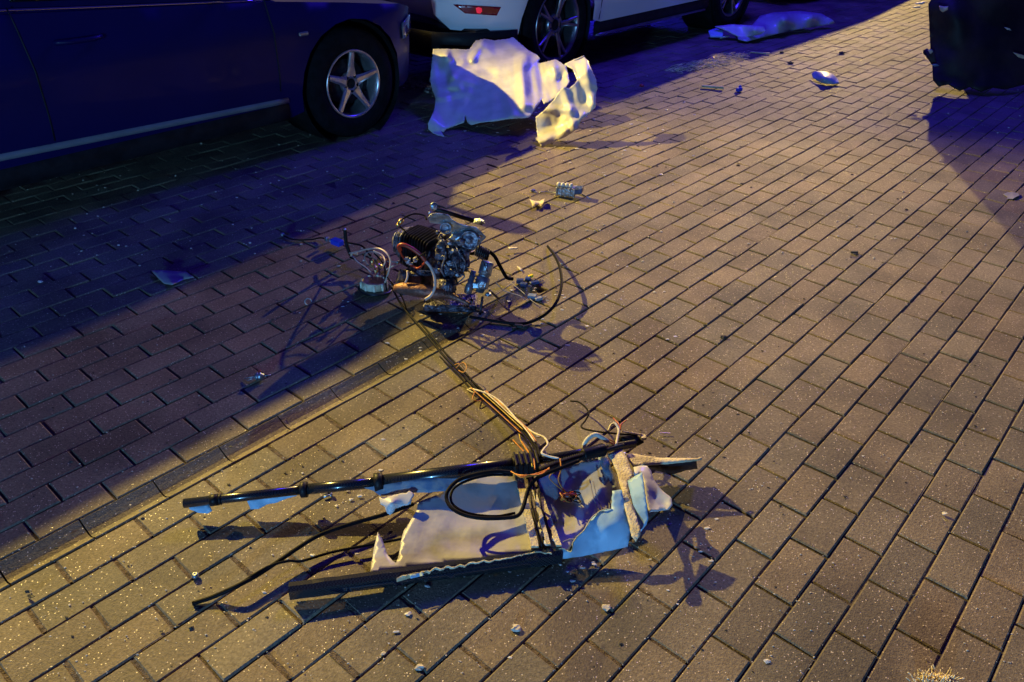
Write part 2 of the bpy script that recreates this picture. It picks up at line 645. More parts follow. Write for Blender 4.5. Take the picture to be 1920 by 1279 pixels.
def pave():
    verts, faces, tint, smo = [], [], [], []
    fill = []
    lu, lv, gap = 0.2, 0.1, 0.0026
    rnd = random.Random(3)
    for c in range(-150, 60):
        off = 0.0 if c % 2 == 0 else 0.5
        for k in range(-70, 90):
            u0 = (k + off) * lu
            cen = PU0 + UA * (u0 + lu / 2) + NA * ((c + 0.5) * lv)
            if cen.y < -0.2 or cen.y > 15 or abs(cen.x) > 1.2 + cen.y * 0.78:
                continue
            far = cen.y > 8
            dz = rnd.gauss(0, 0.0010)
            ta, tb = rnd.gauss(0, 0.008), rnd.gauss(0, 0.012)
            ro = rnd.gauss(0, 0.004)
            v = rnd.uniform(0.80, 1.12)
            rd = rnd.uniform(-0.05, 0.07)
            col = (v * (1.0 + rd), v, v * (1.0 - rd * 0.8), 1)
            if c == -14 and cen.x < 0.12:      # hollow gutter stones
                hu, hv = lu / 2 - 0.002, lv / 2 - 0.002
                base = len(verts)
                prof = [(-1, -0.03), (-1, -0.002), (-0.93, 0.0), (-0.6, -0.009), (-0.2, -0.0185), (0.1, -0.0215), (0.4, -0.0175), (0.75, -0.0065), (0.94, 0.0), (1, -0.002), (1, -0.03)]
                for sa in (-1, 1):
                    for b_, z_ in prof:
                        p = cen + UA * (sa * hu) + NA * (b_ * hv)
                        verts.append((p.x, p.y, dz * 0.5 + z_))
                n_ = len(prof)
                faces += [(base + i, base + i + 1, base + n_ + i + 1, base + n_ + i) for i in range(n_ - 1)]
                faces += [tuple(base + i for i in range(n_)), tuple(base + n_ + i for i in range(n_))[::-1]]
                tint += [col] * (2 * n_)
                continue
            base = len(verts)
            g = gap * (0.8 + 0.5 * rnd.random())
            hu, hv = lu / 2 - g * 0.75 - 0.0010, lv / 2 - g * 0.52 - 0.0005
            cr = 0.0035
            for (du, dv, z) in ((hu - cr, hv - cr, 0.0), (hu, hv, -0.0035), (hu, hv, -0.036)):
                for sx, sy in ((-1, -1), (1, -1), (1, 1), (-1, 1)):
                    a, b = sx * du, sy * dv
                    # corners slightly worn
                    if z == 0.0:
                        zz = -abs(rnd.gauss(0, 0.0004)) - (rnd.uniform(0.002, 0.004) if rnd.random() < 0.05 else 0)
                    else:
                        zz = z
                    a2 = a - b * ro
                    b2 = b + a * ro
                    p = cen + UA * a2 + NA * b2
                    verts.append((p.x, p.y, dz + zz + a * ta + b * tb))
            fs = [(0, 1, 2, 3)]
            for r_ in (0, 4):
                for i in range(4):
                    j = (i + 1) % 4
                    fs.append((r_ + j, r_ + i, r_ + 4 + i, r_ + 4 + j))
            faces += [tuple(base + i for i in f)[::-1] for f in fs]
            if c >= -13 and cen.x < 0.35 and cen.y < 2.25:
                e = cen + UA * (lu / 2)
                q = [e - UA * 0.008 - NA * 0.044, e + UA * 0.008 - NA * 0.044, e + UA * 0.008 + NA * 0.044, e - UA * 0.008 + NA * 0.044]
                fill.append([(p.x, p.y, -0.0022) for p in q])
            tint += [col] * 12
    me = bpy.data.meshes.new('paving')
    me.from_pydata(verts, [], faces)
    ca = me.color_attributes.new('tint', 'FLOAT_COLOR', 'POINT')
    ca.data.foreach_set('color', [x for t in tint for x in t])
    bm = bmesh.new()
    bm.from_mesh(me)
    bmesh.ops.recalc_face_normals(bm, faces=bm.faces)
    bm.to_mesh(me)
    bm.free()
    me.materials.append(M_PAVER)
    o = bpy.data.objects.new('paving', me)
    COL.objects.link(o)
    fm = MB()
    for q in fill:
        fm.add(q, [(0, 1, 2, 3)], False)
    tag(fm.build('joint_sand', mat('pale_joint_sand', (0.13, 0.10, 0.065), 0.95, var=0.4, vscale=80, bump=0.8, bscale=300)), 'sand filling the end joints of the nearest pavers', None, kind='structure')
    tag(o, 'brown concrete block paving laid in staggered courses with a sunken gutter course', None, kind='structure')


pave()
gm_ = MB().add([(-150, -150, -0.0058), (150, -150, -0.0058), (150, 200, -0.0058), (-150, 200, -0.0058)], [(0, 1, 2, 3)], False)
# joint bedding dips under the sunken course: cut the flat sheet there
gm_ = MB()
s0, s1 = -14.02 * 0.1, -12.98 * 0.1
for a, b, z in ((-200, s0, -0.0058), (s0, s1, -0.034), (s1, 200, -0.0058)):
    p = [PU0 + UA * -200 + NA * a, PU0 + UA * 200 + NA * a, PU0 + UA * 200 + NA * b, PU0 + UA * -200 + NA * b]
    gm_.add([(q.x, q.y, z) for q in p], [(0, 1, 2, 3)], False)
for s_ in (s0, s1):
    p = [PU0 + UA * -200 + NA * s_, PU0 + UA * 200 + NA * s_]
    gm_.add([(p[0].x, p[0].y, -0.0058), (p[1].x, p[1].y, -0.0058), (p[1].x, p[1].y, -0.034), (p[0].x, p[0].y, -0.034)], [(0, 1, 2, 3)], False)
go = gm_.build('ground', M_SAND)
tag(go, 'dark sand bedding in the joints between the pavers', None, kind='structure')

# ------------------------------------------------------------------ cars


def wheel(parent, c, out, R, rim_r, width, spokes, rim_mat, style):
    """c = hub centre on the outer face, out = outward axis"""
    hub = bpy.data.objects.new('wheel', None)
    hub.location = c - parent.location
    hub.parent = parent
    COL.objects.link(hub)
    fw = UP.cross(out).normalized()
    t = MB().lathe(c, out, [(-width, rim_r + 0.01), (-width, R * 0.93), (-width * 0.85, R), (-0.03, R), (-0.008, R * 0.95), (0.004, (R + rim_r) / 2),
                            (-0.004, rim_r + 0.006), (-0.03, rim_r)], n=48)
    t.build('tyre', M_RUBBER, hub)
    r = MB()
    r.lathe(c, out, [(-width * 0.8, rim_r * 0.86), (-0.05, rim_r * 0.90), (-0.012, rim_r * 0.93), (-0.002, rim_r * 0.975), (-0.004, rim_r + 0.003), (-0.02, rim_r + 0.002)], n=48)
    zc = -0.030
    r.lathe(c, out, [(zc - 0.03, rim_r * 0.33), (zc - 0.004, rim_r * 0.32), (zc, rim_r * 0.27), (zc - 0.004, rim_r * 0.13), (zc - 0.012, rim_r * 0.12)], n=32)
    for k in range(spokes):
        an = 2 * math.pi * k / spokes + (0.05 if style == 'star' else 0.3)
        arms = (0,) if style == 'star' else (-0.13, 0.13)
        for da in arms:
            d0 = UP * math.cos(an) + fw * math.sin(an)
            d1 = UP * math.cos(an + da) + fw * math.sin(an + da)
            s_ = out.cross(d0).normalized()
            w0, w1 = (rim_r * 0.17, rim_r * 0.085) if style == 'star' else (rim_r * 0.08, rim_r * 0.045)
            vs = []
            for q, (rr, ww, z, dd) in enumerate(((rim_r * 0.22, w0, zc, d0), (rim_r * 0.5, (w0 + w1) / 2 * 0.9, zc + 0.006, (d0 + d1).normalized()), (rim_r * 0.93, w1, -0.010, d1))):
                o_ = c + out * z + dd * rr
                vs += [o_ + s_ * ww, o_ + s_ * ww * 0.45 + out * 0.008, o_ - s_ * ww * 0.45 + out * 0.008, o_ - s_ * ww, o_ - out * 0.035]
            fs = []
            for q in range(2):
                for i in range(5):
                    j = (i + 1) % 5
                    fs.append((q * 5 + i, q * 5 + j, q * 5 + 5 + j, q * 5 + 5 + i))
            r.add(vs, fs, False)
    r.build('rim', rim_mat, hub)
    cp = MB()
    cp.lathe(c, out, [(-0.036, 0.0), (-0.036, rim_r * 0.11), (-0.030, rim_r * 0.13), (-0.032, rim_r * 0.15)], n=20)
    for k in range(5):
        an = 2 * math.pi * (k + 0.5) / 5
        d = UP * math.cos(an) + fw * math.sin(an)
        cp.lathe(c + d * rim_r * 0.24, out, [(zc - 0.012, 0.009), (zc + 0.0015, 0.009), (zc + 0.0015, 0.0)], n=10)
    cp.build('hub_cap', M_BLKPLASTIC, hub)
    bd = MB().lathe(c, out, [(-0.10, 0.0), (-0.10, rim_r * 0.68), (-0.085, rim_r * 0.68), (-0.085, 0)], n=28)
    bd.build('brake_disc', M_FIN, hub)
    # wheel well
    ww_ = MB().lathe(c, out, [(0.0 - 0.012, R + 0.045), (-width - 0.12, R + 0.045), (-width - 0.12, 0.0)], n=40)
    ww_.build('wheel_well', M_BLKPLASTIC, hub)
    return hub


def car_body(parent, O, fwd, out, outline, yfun, half, top_pts, mats, arches, crown=0.03, bulge=0.08, name='body', step=0.07):
    """O = point on the ground under the reference wheel on the near side plane; local x along fwd, z up, y towards out (0 = side plane).
    outline: closed (x, z) polygon of the side skin incl. wheel arches."""
    pts, fs = tri_region(outline, step, (), 0, 1)

    def P(x, y, z):
        return O + fwd * x + out * y + UP * z
    mb = MB()
    mb.add([P(x, yfun(x, z), z) for x, z in pts], fs)
    mb.add([P(x, -2 * half - yfun(x, z), z) for x, z in pts], [f[::-1] for f in fs])
    # skin across the car along the top and the ends
    nc = 14
    vs = []
    tp = []
    for i in range(len(top_pts) - 1):
        a, b = top_pts[i], top_pts[i + 1]
        k = max(1, int(math.hypot(a[0] - b[0], a[1] - b[1]) / 0.08))
        for j in range(k):
            tp.append((a[0] + (b[0] - a[0]) * j / k, a[1] + (b[1] - a[1]) * j / k))
    tp.append(top_pts[-1])
    for i, (x, z) in enumerate(tp):
        q0, q1 = tp[max(0, i - 1)], tp[min(len(tp) - 1, i + 1)]
        dx, dz = q1[0] - q0[0], q1[1] - q0[1]
        L = math.hypot(dx, dz) or 1
        nx, nz = -dz / L, dx / L
        if nz < -0.3:
            nx, nz = 0, 0
        y0 = yfun(x, z)
        for k in range(nc + 1):
            t = -1 + 2 * k / nc
            yy = -half + (half + y0) * t
            e = (1 - abs(t) ** 2.4)
            vs.append(P(x + nx * e * bulge * (1 if abs(nx) > 0.3 else 0.3), yy, z + max(nz, 0) * e * crown))
    f2 = []
    for i in range(len(tp) - 1):
        for k in range(nc):
            a = i * (nc + 1) + k
            f2.append((a, a + 1, a + nc + 2, a + nc + 1))
    mb.add(vs, f2)
    return mb.build(name, mats, parent)


def arch_pts(x, zc, r, z0, n=12):
    """arch from rear to front over the wheel, at bottom height z0"""
    out = []
    a0 = math.asin(max(-1, min(1, (z0 - zc) / r)))
    for k in range(n + 1):
        a = math.pi - a0 + (a0 - (math.pi - a0)) * k / n
        out.append((x + r * math.cos(a), zc + r * math.sin(a)))
    return out


def sidepanel(parent, O, fwd, out, poly, yfun, d, name, material, step=0.08, label=None, thick=0.006):
    pts, fs = tri_region(poly, step)
    mb = MB().add([O + fwd * x + out * (yfun(x, z) + d) + UP * z for x, z in pts], fs)
    return mb.build(name, material, parent, label, solid=thick)


# ---- dark car on the left
SD = -3.78
OD = UA * 2.875 + NA * SD          # under the front wheel
dark = thing('parked_car', OD - NA * 0.85 - UA * 1.3, 'black car parked on the left with a five-spoke silver front wheel', 'car')


def yd(x, z):
    y = -0.015 - 0.07 * max(0, (z - 0.55) / 0.4) ** 2 - 0.05 * max(0, (0.5 - z) / 0.35) ** 2
    # horizontal waist crease
    y += 0.012 * math.exp(-((z - 0.66) / 0.05) ** 2)
    if x > 0.15:
        y -= 0.42 * ((x - 0.15) / 0.62) ** 2.6
    if x < -3.0:
        y -= 0.30 * ((-3.0 - x) / 0.6) ** 2.4
    ar = math.hypot(x, z - 0.31)
    y += 0.018 * math.exp(-((ar - 0.38) / 0.03) ** 2)
    return y


sill = 0.20
ol = [(0.74, 0.24), (0.76, 0.42), (0.75, 0.53), (0.67, 0.63), (0.42, 0.70), (0.0, 0.755), (-0.45, 0.805), (-0.75, 0.825), (-1.8, 0.892), (-2.9, 0.90), (-3.45, 0.88), (-3.6, 0.75), (-3.62, 0.35), (-3.55, 0.25)]
low = [(-3.1, 0.24)] + arch_pts(-2.62, 0.31, 0.365, 0.22) + [(-2.2, sill), (-0.42, sill)] + arch_pts(0, 0.31, 0.365, 0.22) + [(0.45, 0.21)]
car_body(dark, OD, UA, NA, ol + low, yd, 0.86, ol, M_DARKPAINT, None, crown=0.05, bulge=0.14)


def yg(x, z):
    return -0.085 - 0.42 * max(0, z - 0.88)


gh = [(-0.42, 0.79), (-0.80, 1.10), (-1.22, 1.40), (-1.45, 1.47), (-2.2, 1.49), (-2.75, 1.42), (-3.25, 1.05), (-3.42, 0.88)]
car_body(dark, OD, UA, NA, gh, yg, 0.86, gh, M_DARKPAINT, None, crown=0.05, bulge=0.10, name='roof')
for poly in ([(-0.72, 0.87), (-0.95, 1.08), (-1.32, 1.34), (-1.62, 1.36), (-1.66, 0.925)], [(-1.74, 0.93), (-1.70, 1.36), (-2.2, 1.37), (-2.6, 1.32), (-2.78, 0.94)]):
    sidepanel(dark, OD, UA, NA, poly, yg, 0.008, 'window', M_GLASS)
# windscreen
ws = MB()
g0, g1 = (-0.50, 0.87), (-1.24, 1.375)
q = []
for i in range(5):
    t = i / 4
    x = g0[0] + (g1[0] - g0[0]) * t
    z = g0[1] + (g1[1] - g0[1]) * t
    for k in range(9):
        s_ = -1 + 2 * k / 8
        hw = 0.86 + yg(x, z) - 0.06
        q.append(OD + UA * (x + 0.035 + 0.09 * (1 - s_ * s_)) + NA * (-0.86 + hw * s_) + UP * (z + 0.02 + 0.025 * (1 - s_ * s_)))
ws.add(q, [(i * 9 + k, i * 9 + k + 1, i * 9 + k + 10, i * 9 + k + 9) for i in range(4) for k in range(8)])
ws.build('windscreen', M_GLASS, dark, solid=0.005)


def strip_on(parent, O, fwd, out, pts, yfun, d, h, t, name, material, label=None):
    mb = MB()
    vs = []
    for x, z in pts:
        y = yfun(x, z) + d
        for a, b in ((0, -h / 2), (t, -h / 2 + h * 0.2), (t, h / 2 - h * 0.2), (0, h / 2)):
            vs.append(O + fwd * x + out * (y + a) + UP * (z + b))
    fs = []
    for i in range(len(pts) - 1):
        for k in range(3):
            fs.append((i * 4 + k, i * 4 + k + 1, i * 4 + k + 5, i * 4 + k + 4))
    fs += [(0, 1, 2, 3), tuple(len(vs) - 4 + k for k in range(4))]
    mb.add(vs, fs)
    return mb.build(name, material, parent, label)


strip_on(dark, OD, UA, NA, [(-2.9 + 0.1 * i, 0.903 - 0.072 * max(0, -2.9 + 0.1 * i + 1.75)) for i in range(25)], yg, 0.012, 0.012, 0.012, 'window_trim', M_CHROME)
strip_on(dark, OD, UA, NA, [(-2.15 + 0.1 * i, 0.345 - 0.025 * 0.1 * i) for i in range(18)], yd, -0.004, 0.035, 0.016, 'sill_trim', M_SILLTRIM)
strip_on(dark, OD, UA, NA, [(-2.15 + 0.1 * i, 0.245) for i in range(18)], yd, -0.006, 0.11, 0.02, 'side_skirt', M_BLKPLASTIC)
# door seams as thin recessed dark gaps proud of the skin
for xs, nm in ((-0.52, 'door_seam'), (-1.70, 'door_seam')):
    mb = MB()
    mb.tube([OD + UA * (xs + 0.03 * math.sin(z * 3)) + NA * (yd(xs, z) + 0.001) + UP * z for z in [0.36 + 0.05 * i for i in range(12)]], 0.0035, n=5, res=1)
    mb.build(nm, M_BLKPLASTIC, dark)
ind = MB().box(OD + UA * -0.315 + NA * (yd(-0.3, 0.62) + 0.006) + UP * 0.635, 0.062, 0.016, 0.022, (UA, NA, UP), 0.006)
io = ind.build('side_indicator', M_LENS, dark)
dh = MB().tube([OD + UA * (-1.56 + 0.05 * i) + NA * (yd(-1.5, 0.76) + (0.012 if i in (0, 4) else 0.035)) + UP * 0.76 for i in range(5)], 0.011, n=8, res=3)
dh.build('door_handle', M_DARKPAINT, dark)
# headlamp wrapping round the corner
hl = MB()
hv = []
for i in range(7):
    x = 0.42 + 0.040 * i
    z0, z1 = 0.50 + 0.003 * i, 0.640 - 0.008 * i - 0.05 * max(0, 3 - i) / 3
    for k in range(4):
        z = z0 + (z1 - z0) * k / 3
        hv.append(OD + UA * (x + 0.005) + NA * (yd(x, z) + 0.008) + UP * z)
hl.add(hv, [(i * 4 + k, i * 4 + k + 1, i * 4 + k + 5, i * 4 + k + 4) for i in range(6) for k in range(3)])
hl.build('headlight', M_LENS, dark, solid=0.008)
mi = MB().blob(OD + UA * -0.62 + NA * 0.06 + UP * 1.0, 0.1, (0.55, 1.0, 0.7), 2, 0.15, 2, (UA, NA, UP), True)
mi.tube([OD + UA * -0.62 + NA * 0.0 + UP * 0.97, OD + UA * -0.62 + NA * -0.12 + UP * 0.93], 0.02, res=1)
mi.build('wing_mirror', M_DARKPAINT, dark)
wheel(dark, OD + UP * 0.31 + NA * -0.015, NA, 0.31, 0.192, 0.2, 5, M_ALLOY, 'star')
wheel(dark, OD + UA * -2.62 + UP * 0.31 + NA * -0.015, NA, 0.31, 0.192, 0.2, 5, M_ALLOY, 'star')
ub = MB().box(OD + UA * -1.45 + NA * -0.86 + UP * 0.27, 3.6, 1.5, 0.1, (UA, NA, UP))
ub.build('underbody', M_BLKPLASTIC, dark)

# ---- white SUV beyond
SS = -3.87
OS = UA * 4.886 + NA * SS          # under its rear wheel
suv = thing('parked_car', OS - NA * 0.9 + UA * 1.3, 'white SUV seen from behind with grey twin-spoke wheels', 'car')


def ysv(x, z):
    y = -0.01 - 0.05 * max(0, (z - 0.6) / 0.5) ** 2
    if z < 0.5:
        y -= 0.03 * (0.5 - z) / 0.2
    if x < -0.25:
        y -= 0.55 * ((-0.25 - x) / 0.68) ** 2.3
    if x > 3.1:
        y -= 0.45 * ((x - 3.1) / 0.6) ** 2.4
    ar = math.hypot(x, z - 0.37)
    y += 0.02 * math.exp(-((ar - 0.46) / 0.04) ** 2)
    return y


ols = [(-0.80, 0.40), (-0.87, 0.50), (-0.88, 0.62), (-0.84, 0.72), (-0.78, 1.02), (0.2, 1.03), (1.6, 1.02), (2.4, 1.0), (3.2, 0.92), (3.55, 0.80), (3.6, 0.5), (3.5, 0.36)]
lows = [(3.2, 0.36)] + list(reversed(arch_pts(2.72, 0.37, 0.43, 0.36))) + [(2.2, 0.33), (0.55, 0.33)] + list(reversed(arch_pts(0, 0.37, 0.43, 0.36))) + [(-0.5, 0.37)]
car_body(suv, OS, UA, NA, ols + lows, ysv, 0.93, list(reversed(ols)), M_WHITEPAINT, None, crown=0.05, bulge=0.16)


def ysg(x, z):
    return -0.08 - 0.33 * max(0, z - 1.0)


ghs = [(-0.76, 1.0), (-0.60, 1.45), (-0.48, 1.62), (0.2, 1.69), (1.4, 1.67), (1.75, 1.58), (2.5, 1.0)]
car_body(suv, OS, UA, NA, ghs, ysg, 0.93, list(reversed(ghs)), M_WHITEPAINT, None, crown=0.04, bulge=0.06, name='roof')
for poly in ([(-0.5, 1.08), (-0.42, 1.42), (-0.2, 1.56), (0.35, 1.58), (0.38, 1.06)], [(0.45, 1.06), (0.42, 1.58), (1.3, 1.57), (1.6, 1.5), (2.15, 1.05)]):
    sidepanel(suv, OS, UA, NA, poly, ysg, 0.008, 'window', M_GLASS)
# dark lower valance, side skirt, sill trim
vb = MB()
vs_ = []
prof = [(0.17, 0.30), (0.22, 0.12), (0.30, 0.03), (0.40, -0.004)]
nst = 30
for i in range(nst + 1):
    t = i / nst
    # path around the rear bumper: from near arch round the corner across to the far arch
    ang = -1 + 2 * t
    for z, inn in prof:
        hw = 0.93
        yy = -hw + hw * ang
        xr = -0.88 - 0.09 * (1 - abs(ang) ** 2.4) + inn * 0.6
        # round corners
        e = max(0, abs(ang) - 0.55) / 0.45
        xr += 0.42 * e ** 2.6
        vs_.append(OS + UA * xr + NA * (yy * 1.0 - math.copysign(0.03, ang) - math.copysign(inn * 0.25, ang)) + UP * z)
vb.add(vs_, [(i * 4 + k, i * 4 + k + 1, i * 4 + k + 5, i * 4 + k + 4) for i in range(nst) for k in range(3)])
vb.build('rear_valance', M_BLKPLASTIC, suv, solid=0.01)
strip_on(suv, OS, UA, NA, [(0.47 + 0.1 * i, 0.285) for i in range(19)], ysv, -0.01, 0.11, 0.02, 'side_skirt', M_BLKPLASTIC)
strip_on(suv, OS, UA, NA, [(0.50 + 0.1 * i, 0.235) for i in range(18)], ysv, 0.01, 0.02, 0.02, 'sill_trim', M_GREYALLOY)
mb = MB().tube([OS + UA * (0.52) + NA * (ysv(0.52, z) + 0.001) + UP * z for z in [0.35 + 0.05 * i for i in range(13)]], 0.004, n=5, res=1)
mb.build('door_seam', M_BLKPLASTIC, suv)
# fog reflector on the bumper corner (found on the side skin near the corner)


def bump_pt(x, z, d=0.006):
    return OS + UA * x + NA * (ysv(x, z) + d) + UP * z


def rear_face_pt(t, z, d):
    """point on the rear face: t 0 = near corner ... 1 = centre"""
    x0, y0 = -0.876, ysv(-0.876, z)
    k = 1 - t
    yy = -0.93 + (0.93 + y0) * k
    e = 1 - abs(k) ** 2.4
    return OS + UA * (x0 - e * 0.16 - d) + NA * yy + UP * z


def from_px_plane(px, py, p0, n):
    d = ray(px, py)
    o = Vector((0, 0, CAM_H))
    t = (p0 - o).dot(n) / d.dot(n)
    return o + d * t


refl = thing_part = bpy.data.objects.new('rear_reflector', None)
bm_ = None
# the reflector lies on the bumper's rounded corner
cn = (NA * 0.62 - UA * 0.78).normalized()
tcn = UP.cross(cn).normalized()
pc = bump_pt(-0.80, 0.50, 0.0) + cn * 0.0
from mathutils.bvhtree import BVHTree
bpy.context.view_layer.update()
bodyo = [o for o in suv.children if o.name.startswith('body')][0]
bvh = BVHTree.FromPolygons([bodyo.matrix_basis @ v.co + suv.location for v in bodyo.data.vertices], [tuple(p.vertices) for p in bodyo.data.polygons])


def on_suv(px, py, lift=0.004):
    d = ray(px, py).normalized()
    hit, nrm, idx, dist = bvh.ray_cast(Vector((0, 0, CAM_H)), d)
    if hit is None:
        return None
    if nrm.dot(d) > 0:
        nrm = -nrm
    return hit + nrm * lift


def patch(poly, material, name, parent, lift, step=4):
    pts, fs = tri_region(poly, step)
    P3 = [on_suv(x, y, lift) for x, y in pts]
    ok = [p is not None for p in P3]
    fs = [f for f in fs if all(ok[i] for i in f)]
    if not fs:
        return None
    mb = MB().add([p if p is not None else Vector((0, 0, 0)) for p in P3], fs)
    used = sorted({i for f in fs for i in f})
    mp = {a: b for b, a in enumerate(used)}
    m2 = MB().add([mb.v[i] for i in used], [tuple(mp[i] for i in f) for f in fs])
    return m2.build(name, material, parent, solid=0.003)


rf = patch([(850, 8), (939, 13), (931, 29), (872, 25)], M_REDLENS, 'rear_reflector', suv, 0.006)
if rf:
    patch([(892, 15), (897, 13), (903, 15), (904, 21), (900, 25), (894, 24)], M_REDGLINT, 'reflector_glint', suv, 0.009, 2)
wheel(suv, OS + UP * 0.37 + NA * -0.02, NA, 0.37, 0.255, 0.24, 5, M_GREYALLOY, 'twin')
wheel(suv, OS + UA * 2.72 + UP * 0.37 + NA * -0.02, NA, 0.37, 0.255, 0.24, 5, M_GREYALLOY, 'twin')
ub = MB().box(OS + UA * 1.35 + NA * -0.93 + UP * 0.36, 4.2, 1.55, 0.1, (UA, NA, UP))
ub.build('underbody', M_BLKPLASTIC, suv)
ex = MB().lathe(OS + UA * -0.86 + NA * -0.42 + UP * 0.26, -UA, [(-0.3, 0.035), (0.02, 0.035), (0.02, 0.03), (-0.1, 0.03)], n=20)
ex.build('exhaust_pipe', M_FIN, suv)

# ---- dark van in front of the SUV
SV = -3.95
OV = UA * 10.2 + NA * SV          # under its rear wheel
van = thing('parked_car', OV - NA * 0.95 + UA * 1.5, 'dark hatchback parked beyond the white SUV, barely showing at the top edge', 'car')


def yv(x, z):
    y = -0.01 - 0.45 * max(0, z - 0.9)
    if x < -0.5:
        y -= 0.25 * ((-0.5 - x) / 0.45) ** 3
    if x > 3.3:
        y -= 0.4 * ((x - 3.3) / 0.7) ** 2.4
    return y


olv = [(-0.90, 0.34), (-0.95, 0.5), (-0.92, 0.85), (-0.80, 1.05), (-0.30, 1.38), (0.5, 1.42), (1.7, 1.40), (2.5, 0.98), (3.5, 0.85), (3.88, 0.7), (3.9, 0.35)]
lowv = [(3.6, 0.3)] + list(reversed(arch_pts(3.0, 0.33, 0.39, 0.28))) + [(2.4, 0.24), (0.6, 0.24)] + list(reversed(arch_pts(0, 0.33, 0.39, 0.28))) + [(-0.5, 0.3)]
car_body(van, OV, UA, NA, olv + lowv, yv, 0.95, list(reversed(olv)), M_DARKPAINT, None, crown=0.04, bulge=0.08)
for poly in ([(-0.5, 0.98), (-0.2, 1.32), (0.8, 1.35), (0.85, 0.98)], [(1.0, 0.98), (0.98, 1.35), (1.6, 1.33), (2.2, 0.98)]):
    sidepanel(van, OV, UA, NA, poly, yv, 0.006, 'window', M_GLASS)
strip_on(van, OV, UA, NA, [(0.5 + 0.1 * i, 0.30) for i in range(20)], yv, 0.0, 0.10, 0.02, 'side_skirt', M_BLKPLASTIC)
MB().box(OV + UA * -0.97 + NA * -0.95 + UP * 0.42, 0.12, 1.7, 0.16, (UA, NA, UP), 0.03).build('rear_bumper', M_BLKPLASTIC, van)
MB().box(OV + UA * -0.95 + NA * -0.12 + UP * 0.80, 0.03, 0.12, 0.2, (UA, NA, UP), 0.01).build('tail_light', M_REDLENS, van)
wheel(van, OV + UP * 0.33 + NA * -0.02, NA, 0.33, 0.205, 0.22, 5, M_GREYALLOY, 'twin')
wheel(van, OV + UA * 3.0 + UP * 0.33 + NA * -0.02, NA, 0.33, 0.205, 0.22, 5, M_GREYALLOY, 'twin')
MB().box(OV + UA * 1.5 + NA * -0.95 + UP * 0.33, 4.6, 1.6, 0.1, (UA, NA, UP)).build('underbody', M_BLKPLASTIC, van)

# ------------------------------------------------------------------ crumpled white panel near the SUV
def lean(L):
    return [(p[0], p[1], p[2] + max(0.0, (226 - p[1]) / 160) * 0.55 - (p[0] - 930) * 0.0007 * (1 if p[1] < 215 else 0.2)) for p in L]


def soften(outline, ctrl, k):
    fo = rbf([p for p in outline])
    return [(x, y, fo(x, y) + (v - fo(x, y)) * k) for x, y, v in ctrl]


wp = thing('crumpled_panel', G(960, 235), 'large crumpled white panel standing on the paving between the two cars', 'wreckage panel')
main = [(812, 92, 5.02), (842, 92, 5.06), (880, 93, 5.10), (892, 76, 5.17), (908, 73, 5.20), (925, 76, 5.22), (948, 74, 5.22), (962, 70, 5.24), (975, 81, 5.22),
        (990, 94, 5.16), (1008, 104, 5.10), (1013, 110, 5.06), (1010, 117, 5.04), (1013, 119, 5.03), (1040, 112, 5.00), (1045, 113, 5.0), (1062, 125, 4.96),
        (1068, 155, 4.93), (1050, 178, 4.9), (1032, 190, 4.88), (1020, 196, 4.87), (1015, 187, 4.88), (1008, 198, 4.84), (996, 216, 4.80), (990, 221, 4.79), (975, 222, 4.78), (950, 224, 4.77), (925, 228, 4.79), (900, 230, 4.81),
        (884, 235, 4.83), (876, 229, 4.84), (872, 216, 4.86), (870, 230, 4.84), (855, 236, 4.82), (838, 241, 4.79), (832, 248, 4.77), (826, 245, 4.76), (833, 256, 4.735), (822, 254, 4.74), (812, 250, 4.745), (803, 242, 4.76), (802, 232, 4.78),
        (808, 220, 4.80), (815, 203, 4.82), (817, 186, 4.86), (810, 165, 4.90), (806, 150, 4.93), (810, 115, 4.98)]
mctrl = [(825, 110, 4.98), (836, 105, 4.90), (838, 140, 5.02), (850, 115, 5.03), (846, 145, 4.86), (866, 150, 4.85), (872, 135, 4.95), (860, 165, 4.84), (838, 165, 4.87), (822, 165, 4.86), (845, 172, 4.93),
         (830, 178, 4.85), (870, 172, 4.93), (876, 118, 5.07), (900, 92, 5.10), (905, 85, 5.06), (885, 110, 5.02), (930, 108, 5.06), (975, 98, 5.08), (985, 104, 5.01), (940, 120, 5.03), (975, 118, 4.99), (900, 128, 5.03),
         (900, 160, 4.94), (930, 160, 4.93), (938, 135, 4.975), (945, 170, 4.93), (958, 135, 4.92), (966, 170, 4.86), (976, 135, 4.91), (981, 165, 4.84), (984, 185, 4.82), (990, 150, 4.95), (1000, 170, 4.95), (996, 140, 5.01),
         (965, 205, 4.80), (978, 200, 4.80), (930, 205, 4.84), (900, 205, 4.86), (850, 205, 4.84), (985, 120, 4.99), (1020, 140, 5.0), (1036, 125, 4.94), (1045, 145, 4.97), (1030, 160, 4.95), (1048, 150, 5.03), (1022, 175, 4.92), (1005, 185, 4.9)]
